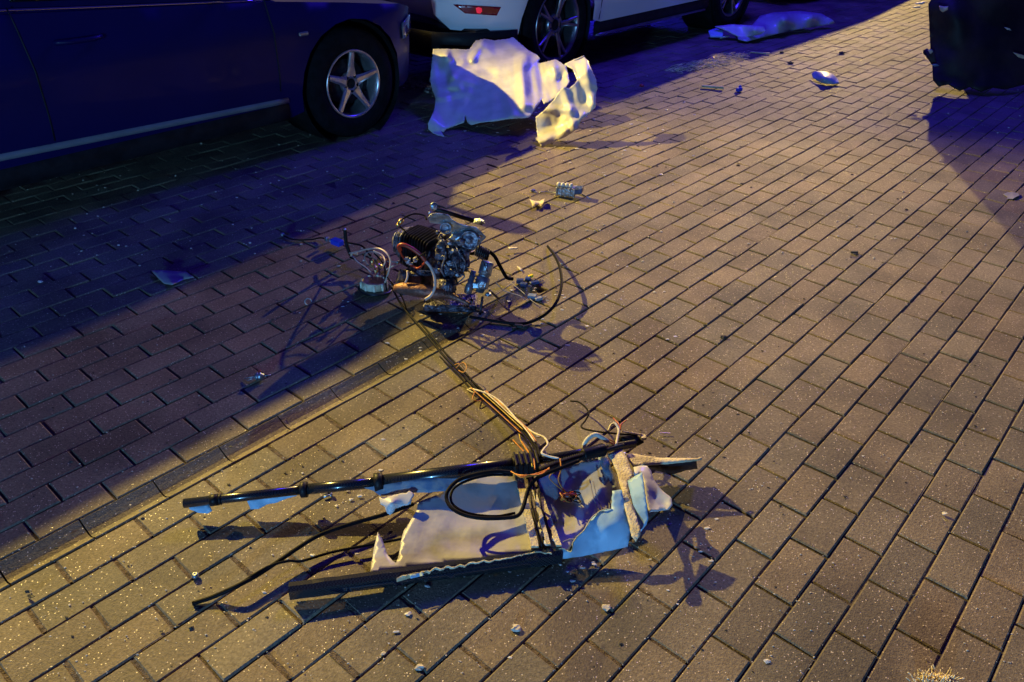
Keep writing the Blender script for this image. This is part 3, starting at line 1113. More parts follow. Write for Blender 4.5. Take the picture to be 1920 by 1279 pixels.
sheet('main_panel', M_WHITESHEET, wp, lean(main), lean(soften(main, mctrl, 0.55)), 'Y', 0.003, 3.2, jag=0.5, rough=0.0, rscale=0.013, seed=3, facet=True, relax=3, ridge=0.02, creases=[
    (978, 112, 983, 196, -0.055, 13), (898, 130, 986, 117, -0.035, 11), (882, 108, 936, 152, 0.03, 12), (962, 214, 938, 150, -0.03, 11), (822, 184, 878, 172, -0.035, 8),
    (838, 104, 848, 142, -0.04, 8), (848, 142, 870, 118, -0.03, 8), (1000, 106, 1034, 188, 0.03, 11), (905, 76, 886, 112, -0.03, 7), (886, 112, 840, 108, -0.02, 8), (950, 80, 1000, 112, -0.02, 9),
    (850, 238, 880, 190, 0.02, 9), (812, 120, 822, 180, -0.02, 7), (1038, 122, 1046, 168, -0.03, 8), (1012, 118, 1018, 190, 0.03, 7)])
flap = [(1058, 122, 4.95), (1075, 112, 4.97), (1095, 106, 5.0), (1102, 114, 4.93), (1108, 128, 4.86), (1118, 150, 4.80), (1120, 166, 4.76), (1117, 180, 4.73), (1117, 201, 4.68), (1104, 214, 4.64), (1090, 224, 4.60), (1083, 242, 4.555),
        (1062, 256, 4.55), (1040, 265, 4.545), (1015, 276, 4.53), (1008, 264, 4.57), (998, 267, 4.58), (1008, 256, 4.62), (1006, 240, 4.66), (1004, 220, 4.70), (1020, 207, 4.72), (1032, 194, 4.74), (1038, 188, 4.75),
        (1048, 172, 4.77), (1056, 163, 4.78), (1066, 166, 4.77), (1078, 157, 4.78), (1082, 150, 4.80), (1074, 130, 4.88)]
fctrl = [(1090, 122, 4.86), (1097, 135, 4.80), (1088, 135, 4.84), (1105, 150, 4.80), (1085, 170, 4.74), (1075, 195, 4.71), (1070, 208, 4.66), (1045, 200, 4.73), (1030, 215, 4.66), (1045, 235, 4.66), (1065, 230, 4.62), (1075, 210, 4.65), (1040, 250, 4.60), (1025, 262, 4.55),
         (1100, 190, 4.72), (1110, 170, 4.78), (1095, 205, 4.68), (1015, 240, 4.66)]
sheet('folded_flap', M_WHITESHEET, wp, flap, soften(flap, fctrl, 0.6), 'Y', 0.003, 3.2, jag=0.5, rough=0.0, rscale=0.018, seed=9, facet=True, relax=2, ridge=0.015, creases=[
    (1056, 166, 1072, 208, -0.03, 8), (1098, 112, 1112, 196, -0.035, 8), (1018, 206, 1068, 206, -0.025, 7), (1068, 206, 1076, 240, -0.03, 8), (1012, 266, 1060, 246, -0.025, 7), (1060, 246, 1092, 216, -0.025, 7),
    (1080, 130, 1096, 190, 0.03, 8), (1030, 214, 1042, 250, 0.015, 8)])
wires('edge_strip', M_WHITESHEET, [(0.006, [(1060, 121, 0.37), (1078, 113, 0.40), (1095, 106, 0.42)])], wp)

# ------------------------------------------------------------------ wing panel wreck in front
pr = thing('wing_wreckage', G(860, 1030), 'torn grey and blue-lit wing section with two black carbon tubes and loose wiring, nearest wreckage', 'wreckage')
# inner skin, main bay
mainbay = [(708, 998, 0.040), (716, 1010, 0.035), (726, 1040, 0.03), (737, 1053, 0.028), (743, 1056, 0.028), (748, 1040, 0.03), (751, 1018, 0.032), (757, 996, 0.034), (768, 980, 0.038), (779, 962, 0.042), (783, 947, 0.045), (786, 941, 0.045),
           (830, 925, 0.048), (842, 905, 0.052), (900, 893, 0.055), (968, 884, 0.06), (1006, 1034, 0.028), (960, 1039, 0.028), (880, 1050, 0.028), (800, 1060, 0.028), (694, 1073, 0.028), (700, 1035, 0.032)]
sheet('inner_skin', M_SKININ, pr, mainbay, [(880, 980, 0.026), (840, 1000, 0.026), (930, 930, 0.036), (940, 1000, 0.024)], 'h', 0.0025, 9, jag=0.7, rough=0.003, rscale=0.02)
# strip of skin hanging under the upper tube
sheet('upper_skin', M_BLUEDIRTY, pr, [(672, 911, 0.075), (706, 908, 0.08), (840, 892, 0.085), (962, 880, 0.085), (962, 886, 0.072), (900, 896, 0.068), (845, 908, 0.066), (838, 920, 0.060), (800, 924, 0.06), (773, 924, 0.06), (740, 928, 0.058), (713, 930, 0.058), (700, 920, 0.062)], (),
      'h', 0.002, 8, jag=0.8)
sheet('torn_flap', M_WHITESHEET, pr, [(711, 932, 0.062), (722, 934, 0.065), (733, 930, 0.068), (750, 926, 0.070), (762, 925, 0.072), (767, 921, 0.074), (772, 923, 0.074), (777, 928, 0.07), (772, 935, 0.068), (770, 945, 0.062), (752, 950, 0.055), (742, 953, 0.05), (736, 962, 0.045), (731, 966, 0.042), (726, 962, 0.045), (722, 950, 0.055), (714, 946, 0.057)],
      [(735, 945, 0.075)], 'h', 0.003, 5, jag=0.6)
# skin remnants under the thin end of the tube
sheet('skin_remnant', M_BLUELITSKIN, pr, [(462, 935, 0.045), (500, 931, 0.047), (540, 926, 0.05), (562, 922, 0.052), (556, 930, 0.045), (535, 936, 0.038), (520, 942, 0.032), (500, 946, 0.028), (486, 954, 0.022), (470, 955, 0.02)], (), 'h', 0.002, 6, jag=0.6)
sheet('skin_remnant', M_BLUELITSKIN, pr, [(350, 948, 0.035), (375, 947, 0.038), (392, 947, 0.038), (398, 958, 0.028), (390, 963, 0.022), (370, 961, 0.022), (356, 955, 0.03)], (), 'h', 0.002, 6, jag=0.6)
# upper tube in its sections
ut = MB()
T = [(345, 944, 0.050), (570, 918, 0.062), (710, 904, 0.075), (968, 870, 0.092)]
ut.tube([G(*T[0]), G(*T[1])], 0.0125, n=16, res=1)
ut.tube([G(*T[1]), G(*T[2])], 0.0145, n=16, res=1)
ut.tube([G(*T[2]), G(*T[3])], 0.0185, n=16, res=1)
ut.tube([G(*T[3]), G(1190, 832, 0.080)], 0.012, n=14, res=1)
ut.build('carbon_tube', M_CARBON, pr, label='slim upper tube tapering to a thin broken end')


def collar(a, b, t, r, L):
    A, B = G(*a), G(*b)
    c = A.lerp(B, t)
    d = (B - A).normalized()
    return c - d * L / 2, d, r, L


mbc = MB()
for a, b, t, r, L in ((T[0], T[1], 0.25, 0.0155, 0.020), (T[0], T[1], 0.30, 0.0145, 0.006)):
    c, d, r, L = collar(a, b, t, r, L)
    mbc.lathe(c, d, [(0, 0.01), (0, r), (L, r), (L, 0.01)], n=16)
mbc.build('clamp_ring', M_BLKPLASTIC, pr)
for a, b, t, r, L in ((T[1], T[2], 0.0, 0.021, 0.016), (T[2], T[3], 0.0, 0.025, 0.022), (T[2], T[3], 0.985, 0.022, 0.008)):
    c, d, r, L = collar(a, b, t, r, L)
    MB().lathe(c, d, [(0, 0.01), (0, r), (L, r), (L, 0.01)], n=18).build('clamp_ring', M_BLKPLASTIC, pr)
# clamp block where the wiring enters
cb = MB()
X = (G(1010, 880, 0.09) - G(960, 885, 0.09)).normalized()
cb.box(G(985, 872, 0.085), 0.062, 0.05, 0.05, (X, UP.cross(X), UP), 0.006)
for i in range(5):
    cb.box(G(966 + 10 * i, 874 - i, 0.088), 0.006, 0.056, 0.056, (X, UP.cross(X), UP), 0.002)
cb.build('clamp_block', M_BLKPLASTIC, pr)
# lower spar: open box channel
A, B = G(542, 1108, 0.030), G(1052, 1040, 0.030)
dx = (B - A).normalized()
sd = UP.cross(dx).normalized()     # away from camera
sp = MB()
# profile (across, up), camera side negative
prof = [(0.014, -0.012), (0.016, 0.010), (0.002, 0.013), (-0.009, 0.008), (-0.012, -0.018), (-0.009, -0.019), (-0.006, 0.004), (0.002, 0.009), (0.012, 0.007), (0.011, -0.012)]
vs = []
for i in range(25):
    p = A.lerp(B, i / 24)
    for a, b in prof:
        jit = 0.0012 * noise.noise(Vector((i * 0.7, a * 90, b * 50)))
        vs.append(p + sd * (a + jit) + UP * (b + jit))
np_ = len(prof)
sp.add(vs, [(i * np_ + k, i * np_ + (k + 1) % np_, (i + 1) * np_ + (k + 1) % np_, (i + 1) * np_ + k) for i in range(24) for k in range(np_)] + [tuple(range(np_)), tuple(24 * np_ + k for k in range(np_))], False)
sp.build('carbon_spar', M_CARBON, pr, label='black lower spar channel nearest the camera')
# torn paint rim along the spar
rim = [(744, 1088), (770, 1080), (800, 1075), (830, 1070), (860, 1066), (890, 1060), (920, 1056), (950, 1050), (975, 1044), (1000, 1040), (1035, 1040)]
mb = MB()
rr_ = random.Random(5)
vs = []
for i in range(60):
    t = i / 59 * (len(rim) - 1)
    k = min(int(t), len(rim) - 2)
    x = rim[k][0] + (rim[k + 1][0] - rim[k][0]) * (t - k)
    y = rim[k][1] + (rim[k + 1][1] - rim[k][1]) * (t - k)
    e = 3 + 5 * abs(noise.noise(Vector((i * 0.23, 1, 2)))) * 1.6 + rr_.uniform(-0.8, 0.8)
    vs += [G(x, y + 3, 0.030), G(x, y - e, 0.045)]
mb.add(vs, [(2 * i, 2 * i + 1, 2 * i + 3, 2 * i + 2) for i in range(59)], False)
mb.build('torn_paint_rim', M_CREAM, pr, solid=0.002)
sheet('printed_tape', M_BLUELITSKIN, pr, [(768, 1078, 0.046), (792, 1073, 0.046), (795, 1079, 0.042), (770, 1085, 0.042)], (), 'h', 0.0012, 5)
# lower face skin of the spar, dark
sheet('lower_face', M_CARBON, pr, [(548, 1124, 0.010), (700, 1104, 0.012), (860, 1082, 0.014), (1035, 1056, 0.016), (1040, 1046, 0.030), (860, 1072, 0.030), (700, 1094, 0.030), (546, 1114, 0.028)], (), 'h', 0.002, 12)
# ribs
RB = MB()
for (x0, y0, x1, y1, wpx, h0, h1) in ((974, 900, 1003, 1030, 7, 0.066, 0.062), (994, 898, 1028, 1026, 4, 0.070, 0.062), (1012, 930, 1048, 1028, 5, 0.062, 0.055)):
    n = 14
    v0 = []
    for i in range(n + 1):
        t = i / n
        x = x0 + (x1 - x0) * t
        y = y0 + (y1 - y0) * t
        e = rr_.uniform(-1.2, 1.2)
        v0 += [G(x - wpx + e, y, 0.028 + 0.01 * (1 - t)), G(x - wpx + e, y - 6, h0 + (h1 - h0) * t), G(x + wpx + e * .4, y - 6, h0 + (h1 - h0) * t), G(x + wpx, y, 0.028 + 0.01 * (1 - t))]
    RB.add(v0, [(i * 4 + k, i * 4 + (k + 1) % 4, i * 4 + 4 + (k + 1) % 4, i * 4 + 4 + k) for i in range(n) for k in range(4)] + [(0, 1, 2, 3), tuple(n * 4 + k for k in range(4))], False)
RB.build('foam_rib', M_CREAM, pr)
RD = MB()
for k in range(3):
    RD.tube([G(990 + 9 * k, 890 + 3 * k, 0.075), G(1000 + 8 * k, 960, 0.06), G(1016 + 7 * k, 1024, 0.045)], 0.0026, n=7, res=5)
RD.build('rib_rod', M_BLKPLASTIC, pr)
SF = MB()
for (x, y, s_) in ((1014, 985, 0.012), (1018, 1000, 0.010), (1012, 965, 0.008), (1040, 1010, 0.009), (1024, 1018, 0.008)):
    SF.blob(G(x, y, 0.05), s_, (1, 1.3, 0.6), 1, 0.6, x)
SF.build('crushed_foam', M_WHITESHEET, pr)
# right bay skin
rb = [(1012, 900, 0.062), (1060, 876, 0.07), (1108, 862, 0.075), (1135, 858, 0.075), (1150, 890, 0.06), (1160, 915, 0.055), (1152, 960, 0.045), (1125, 958, 0.04), (1108, 980, 0.034), (1090, 1000, 0.03), (1075, 1015, 0.03), (1066, 1033, 0.028), (1042, 1034, 0.028), (1025, 1020, 0.03), (1018, 960, 0.045)]
sheet('bay_skin', M_SKININ, pr, rb, [(1080, 940, 0.03), (1060, 980, 0.028)], 'h', 0.0025, 8, jag=0.8, rough=0.003, rscale=0.03)
sheet('blue_patch', M_BLUEDIRTY, pr, [(1005, 900, 0.074), (1030, 885, 0.078), (1046, 895, 0.072), (1048, 930, 0.052), (1038, 945, 0.046), (1045, 958, 0.042), (1048, 975, 0.04), (1042, 980, 0.04), (1028, 965, 0.045), (1018, 940, 0.054)], [(1030, 930, 0.055)], 'h', 0.002, 6, jag=1)
sheet('blue_patch', M_BLUEDIRTY, pr, [(1120, 856, 0.084), (1136, 852, 0.086), (1144, 870, 0.08), (1150, 890, 0.075), (1156, 915, 0.068), (1148, 915, 0.066), (1140, 892, 0.072), (1130, 880, 0.076)], (), 'h', 0.002, 6, jag=1)
# big flap at the lower right, facing the camera, blue light put into its colour


def C1(x, y, *r):
    return (940 + x / 4.2625, 780 + y / 4.2625, *r)


blue = [C1(425, 1150, 0.012), C1(435, 1095, 0.030), C1(455, 1068, 0.038), C1(495, 1060, 0.042), C1(525, 1078, 0.04), C1(555, 1085, 0.04), C1(570, 1055, 0.045), C1(572, 1015, 0.052), C1(610, 960, 0.062), C1(660, 915, 0.07), C1(690, 865, 0.078), C1(722, 815, 0.085), C1(770, 775, 0.09),
        C1(805, 752, 0.094), C1(880, 738, 0.098), C1(886, 600, 0.118), C1(962, 590, 0.12), C1(975, 650, 0.112), C1(992, 740, 0.10), C1(1010, 830, 0.085), C1(1030, 930, 0.068), C1(1015, 1020, 0.050), C1(1010, 1045, 0.040), C1(800, 1090, 0.022), C1(620, 1125, 0.016)]
sheet('blue_lit_skin', M_BLUELITSKIN, pr, blue, [C1(850, 900, 0.078), C1(700, 1000, 0.048), C1(600, 1080, 0.033), C1(920, 800, 0.095)], 'h', 0.0025, 7, jag=0.7, rough=0.003, rscale=0.03)
# its torn cream lip
lip = [C1(*p) for p in ((435, 1100, 0.032), (455, 1068, 0.040), (495, 1060, 0.044), (525, 1078, 0.042), (555, 1087, 0.042), (570, 1055, 0.047), (572, 1015, 0.054), (610, 960, 0.064), (660, 915, 0.072), (690, 865, 0.080), (722, 815, 0.087), (770, 775, 0.092), (805, 752, 0.096), (880, 738, 0.1))]
wires('torn_lip', M_CREAM, [(0.0016, lip)], pr, n=5, res=3)
# cream band and flaps at the right end
band = [C1(*p) for p in ((845, 300, 0.099), (960, 268, 0.103), (1005, 340, 0.105), (1050, 465, 0.107), (1020, 520, 0.107), (1003, 560, 0.107), (1035, 660, 0.105), (1080, 800, 0.101), (1112, 900, 0.098), (1110, 950, 0.095), (1075, 1005, 0.086), (1040, 960, 0.090), (1020, 860, 0.097), (985, 730, 0.103), (968, 620, 0.110), (945, 540, 0.107), (915, 430, 0.103), (880, 350, 0.100))]
sheet('cream_band', M_CREAM, pr, band, (), 'h', 0.004, 6, jag=0.7)
ufl = [C1(*p) for p in ((1010, 520, 0.125), (1065, 485, 0.14), (1125, 450, 0.155), (1140, 560, 0.142), (1155, 660, 0.128), (1175, 820, 0.10), (1160, 870, 0.09), (1115, 925, 0.078), (1085, 800, 0.095), (1050, 690, 0.108))]
sheet('blue_lit_flap', M_BLUELITSKIN, pr, ufl, (), 'h', 0.0025, 6, jag=0.4)
wfl = [C1(*p) for p in ((1055, 412, 0.097), (1110, 400, 0.099), (1165, 402, 0.099), (1195, 440, 0.096), (1215, 510, 0.091), (1265, 575, 0.086), (1320, 625, 0.083), (1362, 662, 0.081), (1368, 710, 0.078), (1335, 748, 0.073), (1250, 760, 0.072), (1180, 768, 0.075), (1160, 680, 0.083), (1145, 560, 0.095), (1120, 455, 0.101), (1060, 480, 0.098))]
sheet('white_flap', M_WHITESHEET, pr, wfl, [C1(1230, 650, 0.075), C1(1300, 700, 0.07)], 'h', 0.003, 6, jag=0.5)
spk = [C1(*p) for p in ((1000, 305, 0.091), (1080, 308, 0.091), (1150, 322, 0.091), (1250, 336, 0.090), (1400, 340, 0.090), (1560, 342, 0.090), (1600, 330, 0.090), (1603, 345, 0.089), (1560, 357, 0.089), (1400, 374, 0.088), (1250, 388, 0.088), (1120, 396, 0.088), (1050, 400, 0.088), (1020, 360, 0.090))]
sheet('spike', M_CREAM, pr, spk, (), 'h', 0.004, 6, jag=0.5)
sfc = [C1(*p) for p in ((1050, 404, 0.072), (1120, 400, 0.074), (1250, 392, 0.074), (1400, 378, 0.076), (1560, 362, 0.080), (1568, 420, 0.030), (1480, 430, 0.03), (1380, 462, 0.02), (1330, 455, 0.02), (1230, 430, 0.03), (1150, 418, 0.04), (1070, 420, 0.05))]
sheet('spike_shadow_sheet', M_DARKWRECK, pr, sfc, (), 'h', 0.003, 6, jag=0.5)  # dark sheet painted in for the shadow below the spike
# corrugated conduit over the tube
cn_ = [(1012, 884, 0.105), (1040, 872, 0.108), (1070, 862, 0.110), (1095, 855, 0.112)]
wires('corrugated_conduit', M_BLKPLASTIC, [(0.010, cn_)], pr, n=12, res=14, corr=0.16)
mb = MB().tube([G(1092, 854, 0.108), G(1120, 846, 0.108), G(1132, 843, 0.105)], 0.017, n=14, res=8, corr=0.07)
mb.build('ribbed_plug', M_BLKPLASTIC, pr)
# black bent hose loop
loop = [(962, 886, 0.115), (930, 884, 0.12), (895, 889, 0.12), (860, 900, 0.115), (840, 920, 0.11), (838, 938, 0.10), (850, 955, 0.095), (875, 967, 0.09), (910, 972, 0.088), (950, 971, 0.088), (972, 966, 0.09), (982, 948, 0.095), (990, 920, 0.105), (1003, 900, 0.115), (1025, 888, 0.122), (1050, 878, 0.125), (1085, 864, 0.125)]
wires('hose_loop', M_BLKWIRE, [(0.0050, loop), (0.0034, [(962, 891, 0.110), (920, 891, 0.112), (880, 900, 0.108), (852, 915, 0.10), (845, 935, 0.095), (856, 952, 0.09), (885, 964, 0.085), (930, 968, 0.083), (966, 962, 0.085)])], pr, n=10, res=8)
# wires at the clamp and inside the bay
ww = random.Random(11)
wires('orange_wire', M_ORANGE, [(0.0016, [(958 + 3 * k, 884 + 2 * k, 0.12), (975 + 4 * k, 893 + ww.uniform(-3, 3), 0.13), (1000 + 5 * k, 889 + ww.uniform(-4, 4), 0.12), (1030, 880 - k, 0.12)]) for k in range(4)] +
      [(0.0017, [(1050, 860, 0.13), (1052, 880, 0.12), (1047, 898, 0.10), (1052, 912, 0.08), (1062, 924, 0.06)]), (0.0015, [(1040, 884, 0.12), (1030, 896, 0.1), (1048, 914, 0.08), (1070, 930, 0.05)])], pr, n=6)
tang = []
for k in range(9):
    pts = [(1052 + ww.uniform(-6, 10), 930 + ww.uniform(-4, 10), 0.045)]
    for j in range(5):
        pts.append((1068 + ww.uniform(-18, 22), 930 + ww.uniform(-10, 12), 0.05 + ww.uniform(0, 0.03)))
    tang.append((0.0016, pts))
wires('wire_tangle', M_ORANGE, tang[:4], pr, n=5)
wires('wire_tangle', M_REDCHIP, tang[4:6], pr, n=5)
wires('wire_tangle', M_BLKWIRE, tang[6:], pr, n=5)
wires('loose_wire', M_GREYWIRE, [(0.0018, [(1106, 900, 0.08), (1112, 930, 0.07), (1124, 960, 0.06)]), (0.0016, [(1112, 903, 0.08), (1120, 935, 0.07), (1131, 956, 0.06)]), (0.0015, [(1056, 1016, 0.06), (1070, 1011, 0.055), (1082, 1012, 0.05)])], pr, n=6)
# pieces at the top right of the panel
wires('white_sleeve', M_WWIRE, [(0.0062, [(1098, 846, 0.10), (1095, 835, 0.115), (1103, 822, 0.13), (1116, 815, 0.135), (1128, 820, 0.125), (1140, 828, 0.11)])], pr, n=10, res=10, corr=0.08)
wires('white_sleeve', M_WWIRE, [(0.0036, [(1141, 808, 0.09), (1146, 797, 0.10), (1154, 795, 0.105), (1160, 806, 0.10), (1158, 820, 0.10), (1155, 835, 0.10)])], pr, n=8)
wires('orange_wire', M_REDCHIP, [(0.0018, [(1140, 828, 0.11), (1152, 834, 0.10), (1160, 840, 0.09)]), (0.0016, [(1136, 822, 0.12), (1150, 828, 0.105), (1158, 838, 0.09)]), (0.0018, [(1150, 784, 0.09), (1160, 795, 0.095), (1164, 806, 0.09)]), (0.0018, [(1174, 788, 0.09), (1165, 796, 0.095), (1163, 806, 0.09)])], pr, n=6)
wires('black_wire', M_BLKWIRE, [(0.0028, [(1070, 752, 0.02), (1085, 754, 0.035), (1098, 764, 0.05), (1104, 775, 0.06), (1098, 788, 0.055), (1090, 799, 0.06), (1098, 805, 0.07), (1125, 810, 0.085), (1155, 813, 0.09), (1195, 816, 0.06)])], pr, n=8)
wires('wrapped_lead', M_PINK, [(0.0022, [(1166, 809, 0.085), (1185, 812, 0.075), (1204, 815, 0.065)])], pr, n=6)
wires('rod_end', M_BLKPLASTIC, [(0.0045, [(1130, 846, 0.11), (1155, 838, 0.11), (1170, 834, 0.11)])], pr, n=8)
mb = MB().blob(G(1178, 826, 0.045), 0.036, (1.2, 0.65, 0.55), 2, 0.4, 8)
mb.build('black_tape_bundle', M_BLKPLASTIC, pr)
mb = MB().box(G(1206, 820, 0.06), 0.016, 0.018, 0.010, (X, UP.cross(X), UP))
mb.build('yellow_plug', M_CREAM, pr)
# black tail leads trailing to the left
lead = thing('black_cable', G(560, 1060), 'long thin black cable lying on the yellow-lit paving left of the torn wing section', 'cable')
wires('cable_run', M_BLKWIRE, [(0.0055, [(361, 1132, 0.006), (400, 1119, 0.012), (440, 1101, 0.030), (480, 1080, 0.030), (520, 1054, 0.030), (555, 1030, 0.032), (600, 1003, 0.035), (660, 982, 0.035), (720, 965, 0.03), (775, 945, 0.03)]),
                                          (0.0035, [(440, 1101, 0.03), (500, 1064, 0.036), (540, 1052, 0.03), (566, 1052, 0.02), (620, 1036, 0.02), (690, 1022, 0.02), (756, 1010, 0.024)])], lead, n=9)

# ------------------------------------------------------------------ harness between engine and wing
h1 = [(735, 540, 0.05), (755, 575, 0.03), (785, 610, 0.02), (810, 640, 0.02), (830, 665, 0.02), (850, 685, 0.02), (868, 703, 0.02), (885, 722, 0.02), (905, 740, 0.02), (930, 762, 0.025), (955, 785, 0.03), (980, 808, 0.05), (1000, 835, 0.08), (1008, 862, 0.11)]


def off(pts, dx_, dy_, dh=0.0, a=0, b=None):
    return [(x + dx_, y + dy_, max(0.004, h + dh)) for x, y, h in pts[a:b]]


hs = thing('wiring_harness', G(870, 700), 'bundle of black and cream wires running from the engine to the torn wing section', 'wiring')
wires('black_wire', M_BLKWIRE, [(0.0042, h1), (0.0036, off(h1, 4, -4, 0, 2)), (0.003, off(h1, -5, 4, -0.008, 4)), (0.0028, off(h1, 8, 2, -0.01, 5))], hs, n=8)
wires('cream_wire', M_WWIRE, [(0.0030, [(880, 728, 0.01), (905, 735, 0.03), (930, 747, 0.035), (950, 765, 0.04), (972, 790, 0.05), (995, 808, 0.06), (1008, 815, 0.08), (1020, 820, 0.09), (1027, 832, 0.1), (1020, 842, 0.11), (1016, 850, 0.12), (1030, 856, 0.12), (1048, 860, 0.12)]),
                              (0.0022, off(h1, 3, -6, 0.012, 8, 13)), (0.0024, [(876, 730, 0.006), (888, 736, 0.01), (900, 733, 0.02)])], hs, n=8)
wires('orange_wire', M_ORANGE, [(0.0016, off(h1, 6, -7, 0.01, 8, 13)), (0.0015, off(h1, -2, 5, 0.012, 7, 12)), (0.0016, [(855, 690, 0.03), (868, 680, 0.05), (875, 688, 0.05), (870, 698, 0.04), (860, 695, 0.03)]), (0.0015, [(853, 684, 0.04), (862, 682, 0.055), (873, 694, 0.03)]),
                                (0.0015, [(890, 735, 0.02), (886, 748, 0.02), (895, 752, 0.015), (910, 750, 0.01)])], hs, n=6)
wires('yellow_wire', M_YWIRE, [(0.0017, [(972, 805, 0.02), (976, 825, 0.04), (985, 840, 0.06), (995, 855, 0.1), (998, 875, 0.11)]), (0.0014, off(h1, 1, -2, 0.016, 8, 12))], hs, n=6)
wires('orange_wire', M_ORANGE, [(0.0018, [(978, 828, 0.06), (990, 846, 0.09), (1000, 860, 0.11), (1003, 880, 0.12)]), (0.0016, [(962, 825, 0.03), (974, 838, 0.06), (992, 858, 0.1), (999, 872, 0.11)])], hs, n=6)

# ------------------------------------------------------------------ engine
YE = 2.62
en = thing('engine', G(845, 575), 'wrecked small two-stroke engine with black cooling fins, oily dark metal and a silver carburettor', 'engine')


def PX(Y=2.7):
    return 1.0 / FPX * (ray(850, 480).length) * Y / ray(850, 480).y


EAX = (WY(815, 472, 2.68) - WY(765, 452, 2.74)).normalized()      # cylinder axis: towards crankcase
c0 = WY(768, 458, 2.74)
fu = (UP - EAX * UP.dot(EAX)).normalized()
fv = EAX.cross(fu)


def rrect(c, ax, hu_, hv_, t, cr=0.3, n=4):
    pts = []
    r = min(hu_, hv_) * cr
    for sx, sy, a0 in ((1, 1, 0), (-1, 1, 90), (-1, -1, 180), (1, -1, 270)):
        for k in range(n + 1):
            a = math.radians(a0 + 90 * k / n)
            pts.append((sx * (hu_ - r) + r * math.cos(a), sy * (hv_ - r) + r * math.sin(a)))
    return [c + fu * a + fv * b for a, b in pts]


fn = MB()
L_ax = 0.112
for i in range(10):
    t = i / 9
    hu_ = 0.068 + 0.006 * math.sin(t * 3)
    fn.prism(rrect(c0 + EAX * (L_ax * t), EAX, hu_, 0.060, 0.002), EAX * 0.0028)
fn.build('cooling_fins', M_FIN, en)
MB().lathe(c0 - EAX * 0.01, EAX, [(0, 0), (0, 0.045), (0.135, 0.045), (0.135, 0)], n=24).build('cylinder', M_CASTDARK, en)
hd = MB()
for i in range(4):
    hd.prism(rrect(c0 - EAX * (0.014 + 0.012 * i), EAX, 0.062 - 0.006 * i, 0.050 - 0.004 * i, 0.002, 0.5), EAX * 0.0028)
hd.lathe(c0 - EAX * 0.062, EAX, [(0, 0), (0, 0.03), (0.02, 0.036), (0.06, 0.036)], n=20)
hd.build('cylinder_head', M_CAST, en)
pb = MB()
p0 = WY(748, 420, 2.66)
pb.tube([p0, WY(754, 412, 2.66)], 0.009, n=10, res=1)
pb.tube([WY(744, 424, 2.66), p0], 0.006, n=8, res=1)
pb.build('spark_plug', M_BRASS, en)
mb = MB().tube([WY(*p) for p in ((752, 413, 2.66), (765, 405, 2.68), (778, 401, 2.7), (795, 404, 2.7), (800, 412, 2.68))], 0.0032, n=8)
mb.tube([WY(*p) for p in ((750, 425, 2.66), (758, 432, 2.7), (766, 440, 2.72))], 0.003, n=8)
mb.build('spark_lead', M_BLKWIRE, en)
# crankcase: lumpy casting
ck = MB()
cc = WY(842, 478, 2.68)
ck.blob(cc, 0.062, (0.85, 0.9, 1.15), 3, 0.25, 2)
for k, (x, y, Y, r) in enumerate(((830, 505, 2.62, 0.038), (852, 505, 2.60, 0.036), (838, 465, 2.62, 0.035), (858, 480, 2.60, 0.03), (825, 478, 2.63, 0.035), (845, 522, 2.62, 0.03), (868, 495, 2.6, 0.028), (840, 445, 2.66, 0.034))):
    ck.blob(WY(x, y, Y), r, (1, 1, 1), 2, 0.5, k)
for k in range(16):
    x, y = 822 + ww.uniform(0, 46), 448 + ww.uniform(0, 75)
    ck.lathe(WY(x, y, 2.575 + ww.uniform(0, 0.02)), Vector((ww.uniform(-.4, .4), -1, 0.3 + ww.uniform(-.3, .3))), [(-0.02, 0.006), (0.006, 0.006), (0.007, 0.004), (0.002, 0.0)], n=7)
ck.build('crankcase', M_CASTDARK, en)
# casting ribs
cr_ = MB()
cr_.tube([WY(826, 450, 2.60), WY(836, 476, 2.568), WY(828, 505, 2.572), WY(838, 526, 2.58)], 0.0035, n=7)
cr_.tube([WY(852, 455, 2.60), WY(862, 476, 2.565), WY(872, 492, 2.565), WY(868, 512, 2.57)], 0.003, n=7)
for k in range(9):
    cr_.blob(WY(824 + ww.uniform(0, 44), 452 + ww.uniform(0, 66), 2.578), ww.uniform(0.008, 0.016), (1.3, .7, 1), 1, 0.6, k)
cr_.build('casting_rib', M_CAST, en)
# top mounting bracket plate: bright folded plate
bpoly = [(803, 410), (812, 402), (838, 404), (846, 412), (860, 421), (880, 426), (892, 428), (902, 437), (911, 446), (905, 452), (897, 460), (888, 470), (876, 474), (862, 468), (850, 452), (843, 430), (838, 420), (822, 420), (806, 418)]
br_ = MB()
br_.prism([WY(x, y, 2.60 + (y - 400) * 0.0004) for x, y in bpoly], Vector((0, 0.006, 0.002)))
bo = br_.build('bracket_plate', M_SILVER, en)
mb = MB().tube([WY(x, y - 1, 2.596) for x, y in bpoly[:9]], 0.0032, n=8, res=3)
mb.build('bracket_lip', M_CAST, en)
mb = MB()
mb.lathe(WY(879, 450, 2.598), Vector((0.1, -1, 0.35)), [(0, 0.034), (0.007, 0.034), (0.008, 0.029), (0.004, 0.027), (0.003, 0.013), (0.008, 0.011), (0.008, 0.0)], n=28)
mb.lathe(WY(836, 428, 2.598), Vector((0, -1, 0.35)), [(0, 0.021), (0.009, 0.021), (0.009, 0.017), (0.003, 0.016), (0.003, 0)], n=22)
mb.lathe(WY(821, 436, 2.598), Vector((0, -1, 0.35)), [(0, 0.008), (0.008, 0.007), (0.010, 0.0)], n=12)
mb.lathe(WY(899, 447, 2.598), Vector((0, -1, 0.35)), [(0, 0.007), (0.006, 0.006), (0.007, 0.0)], n=12)
mb.build('bearing_housing', M_CAST, en)
